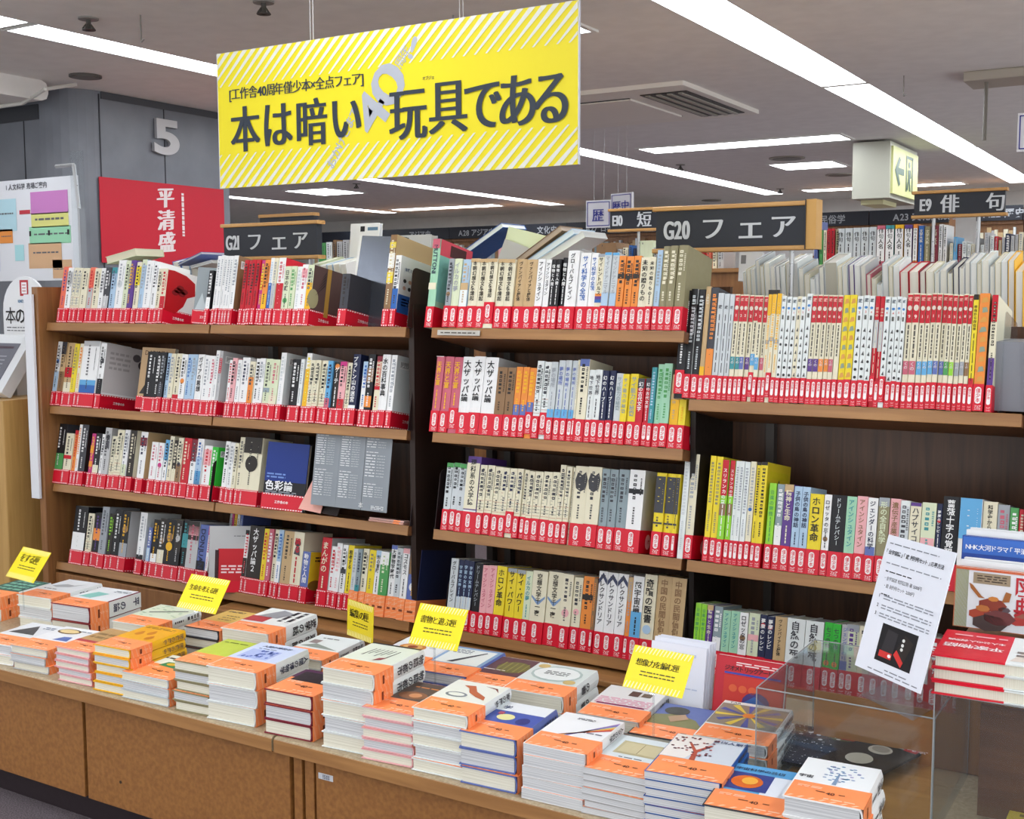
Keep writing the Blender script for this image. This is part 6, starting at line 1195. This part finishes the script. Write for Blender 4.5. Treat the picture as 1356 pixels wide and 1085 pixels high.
def a_bluew(A):
    A.rect(.01, .01, .99, .99, mat('2b4a9a')); A.rect(.01, .8, .99, .99, mat('3a6ac0'), 2); A.htext('NHK大河ドラマ「平清盛」の主人公', A.w*.04, A.h*.85, .0125, mat('e8ecf2'), 3, 1, .0)
    A.ell(.3, .3, .14, .25, mat('4a3a34'), 2); A.poly([(.15, .7), (.3, .5), (.45, .72), (.36, .42), (.24, .42)], mat('d9a83a'), True, 3); A.rect(.5, .2, .75, .7, mat('c8242f'), 2); A.htext('平', A.w*.53, A.h*.3, .045, mat('f0ecec'), 3); A.rect(.76, .2, .99, .7, mat('2a1c1e'), 2); A.htext('清', A.w*.78, A.h*.3, .04, mat('b9383a'), 3)
standee(1272, 712, 1400, 840, 2.46, .02, '2b4a9a', 'blue picture book with helmeted warrior behind the white one', a_bluew, 3, 'picture_book', .024, 7)
zp = on_y(1264, 846, 2.33).z
t = thing('display_riser', 'dark riser under the picture books at the right edge', 'riser', Matrix.Translation((on_y(1262, 846, 2.33).x-.005, 2.41, ZT+.001)))
a = MB(); zz = on_y(1272, 840, 2.46).z-ZT-.002; a.rbox(0, 0, 0, .7, .2, min(zz, zp-ZT)-.001, W_SIDE, .003, 'x'); a.build('box', t)
p = on_z(1330, 1072, ZT+.05); a = MB(); a.rbox(-.06, 0, 0, .13, .13, .022, mat('cdb63c'), .003, 'x'); F = FR(a, (-.06, 0, .022), (1, 0, 0), (0, 1, 0), .19, .13, .0004); F.rect(.05, .1, .95, .14, mat('5a4a14')); F.marks(.1, .3, .9, .8, 3, mat('7a6a20'))
o = a.build('yellow_book', M=Matrix.Translation((p.x+.06, p.y, ZT+.001))); tag(o, 'yellow book lying low at the bottom right corner', 'book')

# ------------------------------------------------------------------ search terminal by the left edge
XC = -4.12; zk = on_x(30, 529, XC).z; yk = on_x(4, 560, XC).y
t = thing('side_cabinet', 'light wooden cabinet left of the bookcase with the search terminal on it', 'cabinet', Matrix.Translation((XC-.9, yk, 0)))
a = MB(); a.rbox(0, 0, .05, .9, .75, zk, W_LIGHT, .006, 'z'); a.build('body', t); a = MB(); a.box(.02, .03, 0, .88, .73, .05, mat('2b2226')); a.build('kick_board', t)
ta, tb = on_x(46, 452, -4.2), on_x(2, 530, -4.2)
t = thing('search_terminal', 'white touch screen terminal tilted back on the side cabinet', 'monitor', Matrix.Translation((0, 0, 0)))
V = (ta-tb); L2 = V.length; V.normalize(); U = Vector((1, 0, 0)); N = U.cross(V); O = tb+Vector((-.5, 0, .03))
Mt = Matrix.Translation(O) @ Matrix(((U.x, V.x, N.x, 0), (U.y, V.y, N.y, 0), (U.z, V.z, N.z, 0), (0, 0, 0, 1)))
a = MB(); a.rbox(0, 0, -.05, .5, L2, 0, mat('d3d6d8', .35), .01, 'x', M=Mt); a.build('bezel', t)
a = MB(); a.box(.05, .05, .0, .45, L2-.05, .002, mat('6f7078', .15), M=Mt); F = FR(a, Mt @ Vector((.05, .05, .002)), U, V, .4, L2-.1, .0005); F.rect(.55, .86, .93, .92, mat('4a3a44')); F.marks(.1, .2, .9, .7, 5, mat('8a8b92'), fill=.3); a.build('screen', t)
a = MB(); a.box(tb.x-.4, ta.y-.02, zk, tb.x-.1, ta.y+.12, ta.z-.12, mat('c6c9cc', .4)); a.build('stand', t)
ka, kb = on_x(10, 512, -4.16), on_x(52, 529, -4.16)
t = thing('receipt_printer', 'black slotted tray box behind the terminal on the side cabinet', 'printer', Matrix.Translation((-4.42, yk+.4, zk)))
a = MB(); a.rbox(0, 0, 0, .27, .3, .06, mat('17171b', .3), .005, 'z'); a.build('body', t); a = MB()
for i in range(9):
    for j in range(2): a.box(.27, .03+.03*i, .01+.024*j, .2708, .048+.03*i, .022+.024*j, mat('9a9ca2'))
o = a.build('slot_row', t); o['kind'] = 'stuff'
# arched search sign behind
pc_, pr_ = on_y(31, 366, 3.75), on_y(62, 400, 3.75); R2 = pr_.x-pc_.x; zb2 = 0.0; zt2 = pc_.z
t = thing('search_sign', 'white arched book search sign behind the terminal', 'sign', Matrix.Translation((pc_.x, 3.75, zb2)))
pr = [(-R2, 0), (R2, 0)]+[(R2*math.cos(k*math.pi/14), (zt2-zb2-R2)+R2*math.sin(k*math.pi/14)) for k in range(15)]; n = len(pr)
a = MB(); a.add([(x, 0, z) for x, z in pr]+[(x, .012, z) for x, z in pr], [tuple(range(n)), tuple(range(n, 2*n))[::-1]]+[(i, n+i, n+(i+1) % n, (i+1) % n) for i in range(n)], mat('dcdfe2', .4)); a.build('board', t)
a = MB(); F = FR(a, (-R2, -.0008, 0), (1, 0, 0), (0, 0, 1), 2*R2, zt2-zb2, .0006); top = zt2-zb2
def vv(py): return (on_y(31, py, 3.75).z-zb2)/top
F.rect(.41, vv(392), .6, vv(371), mat('b3303a'), 1); F.rect(.45, vv(389), .57, vv(374), mat('e6e6e8'), 2)
for k in range(3): F.rect(.47, vv(386-4*k), .55, vv(385-4*k), mat('b3303a'), 3)
F.htext('KINOナビ', R2*.72, vv(401)*top, .022, mat('2f6f9a'), 2, 1, 0, sx=.8); F.htext('本の検索', .02, vv(427)*top, .088, mat('16161a'), 2, 1, .0, sx=.95)
F.marks(.08, vv(440), .95, vv(432), 2, mat('6a6c72'), dash=12, fill=.3); a.build('sign_print', t)
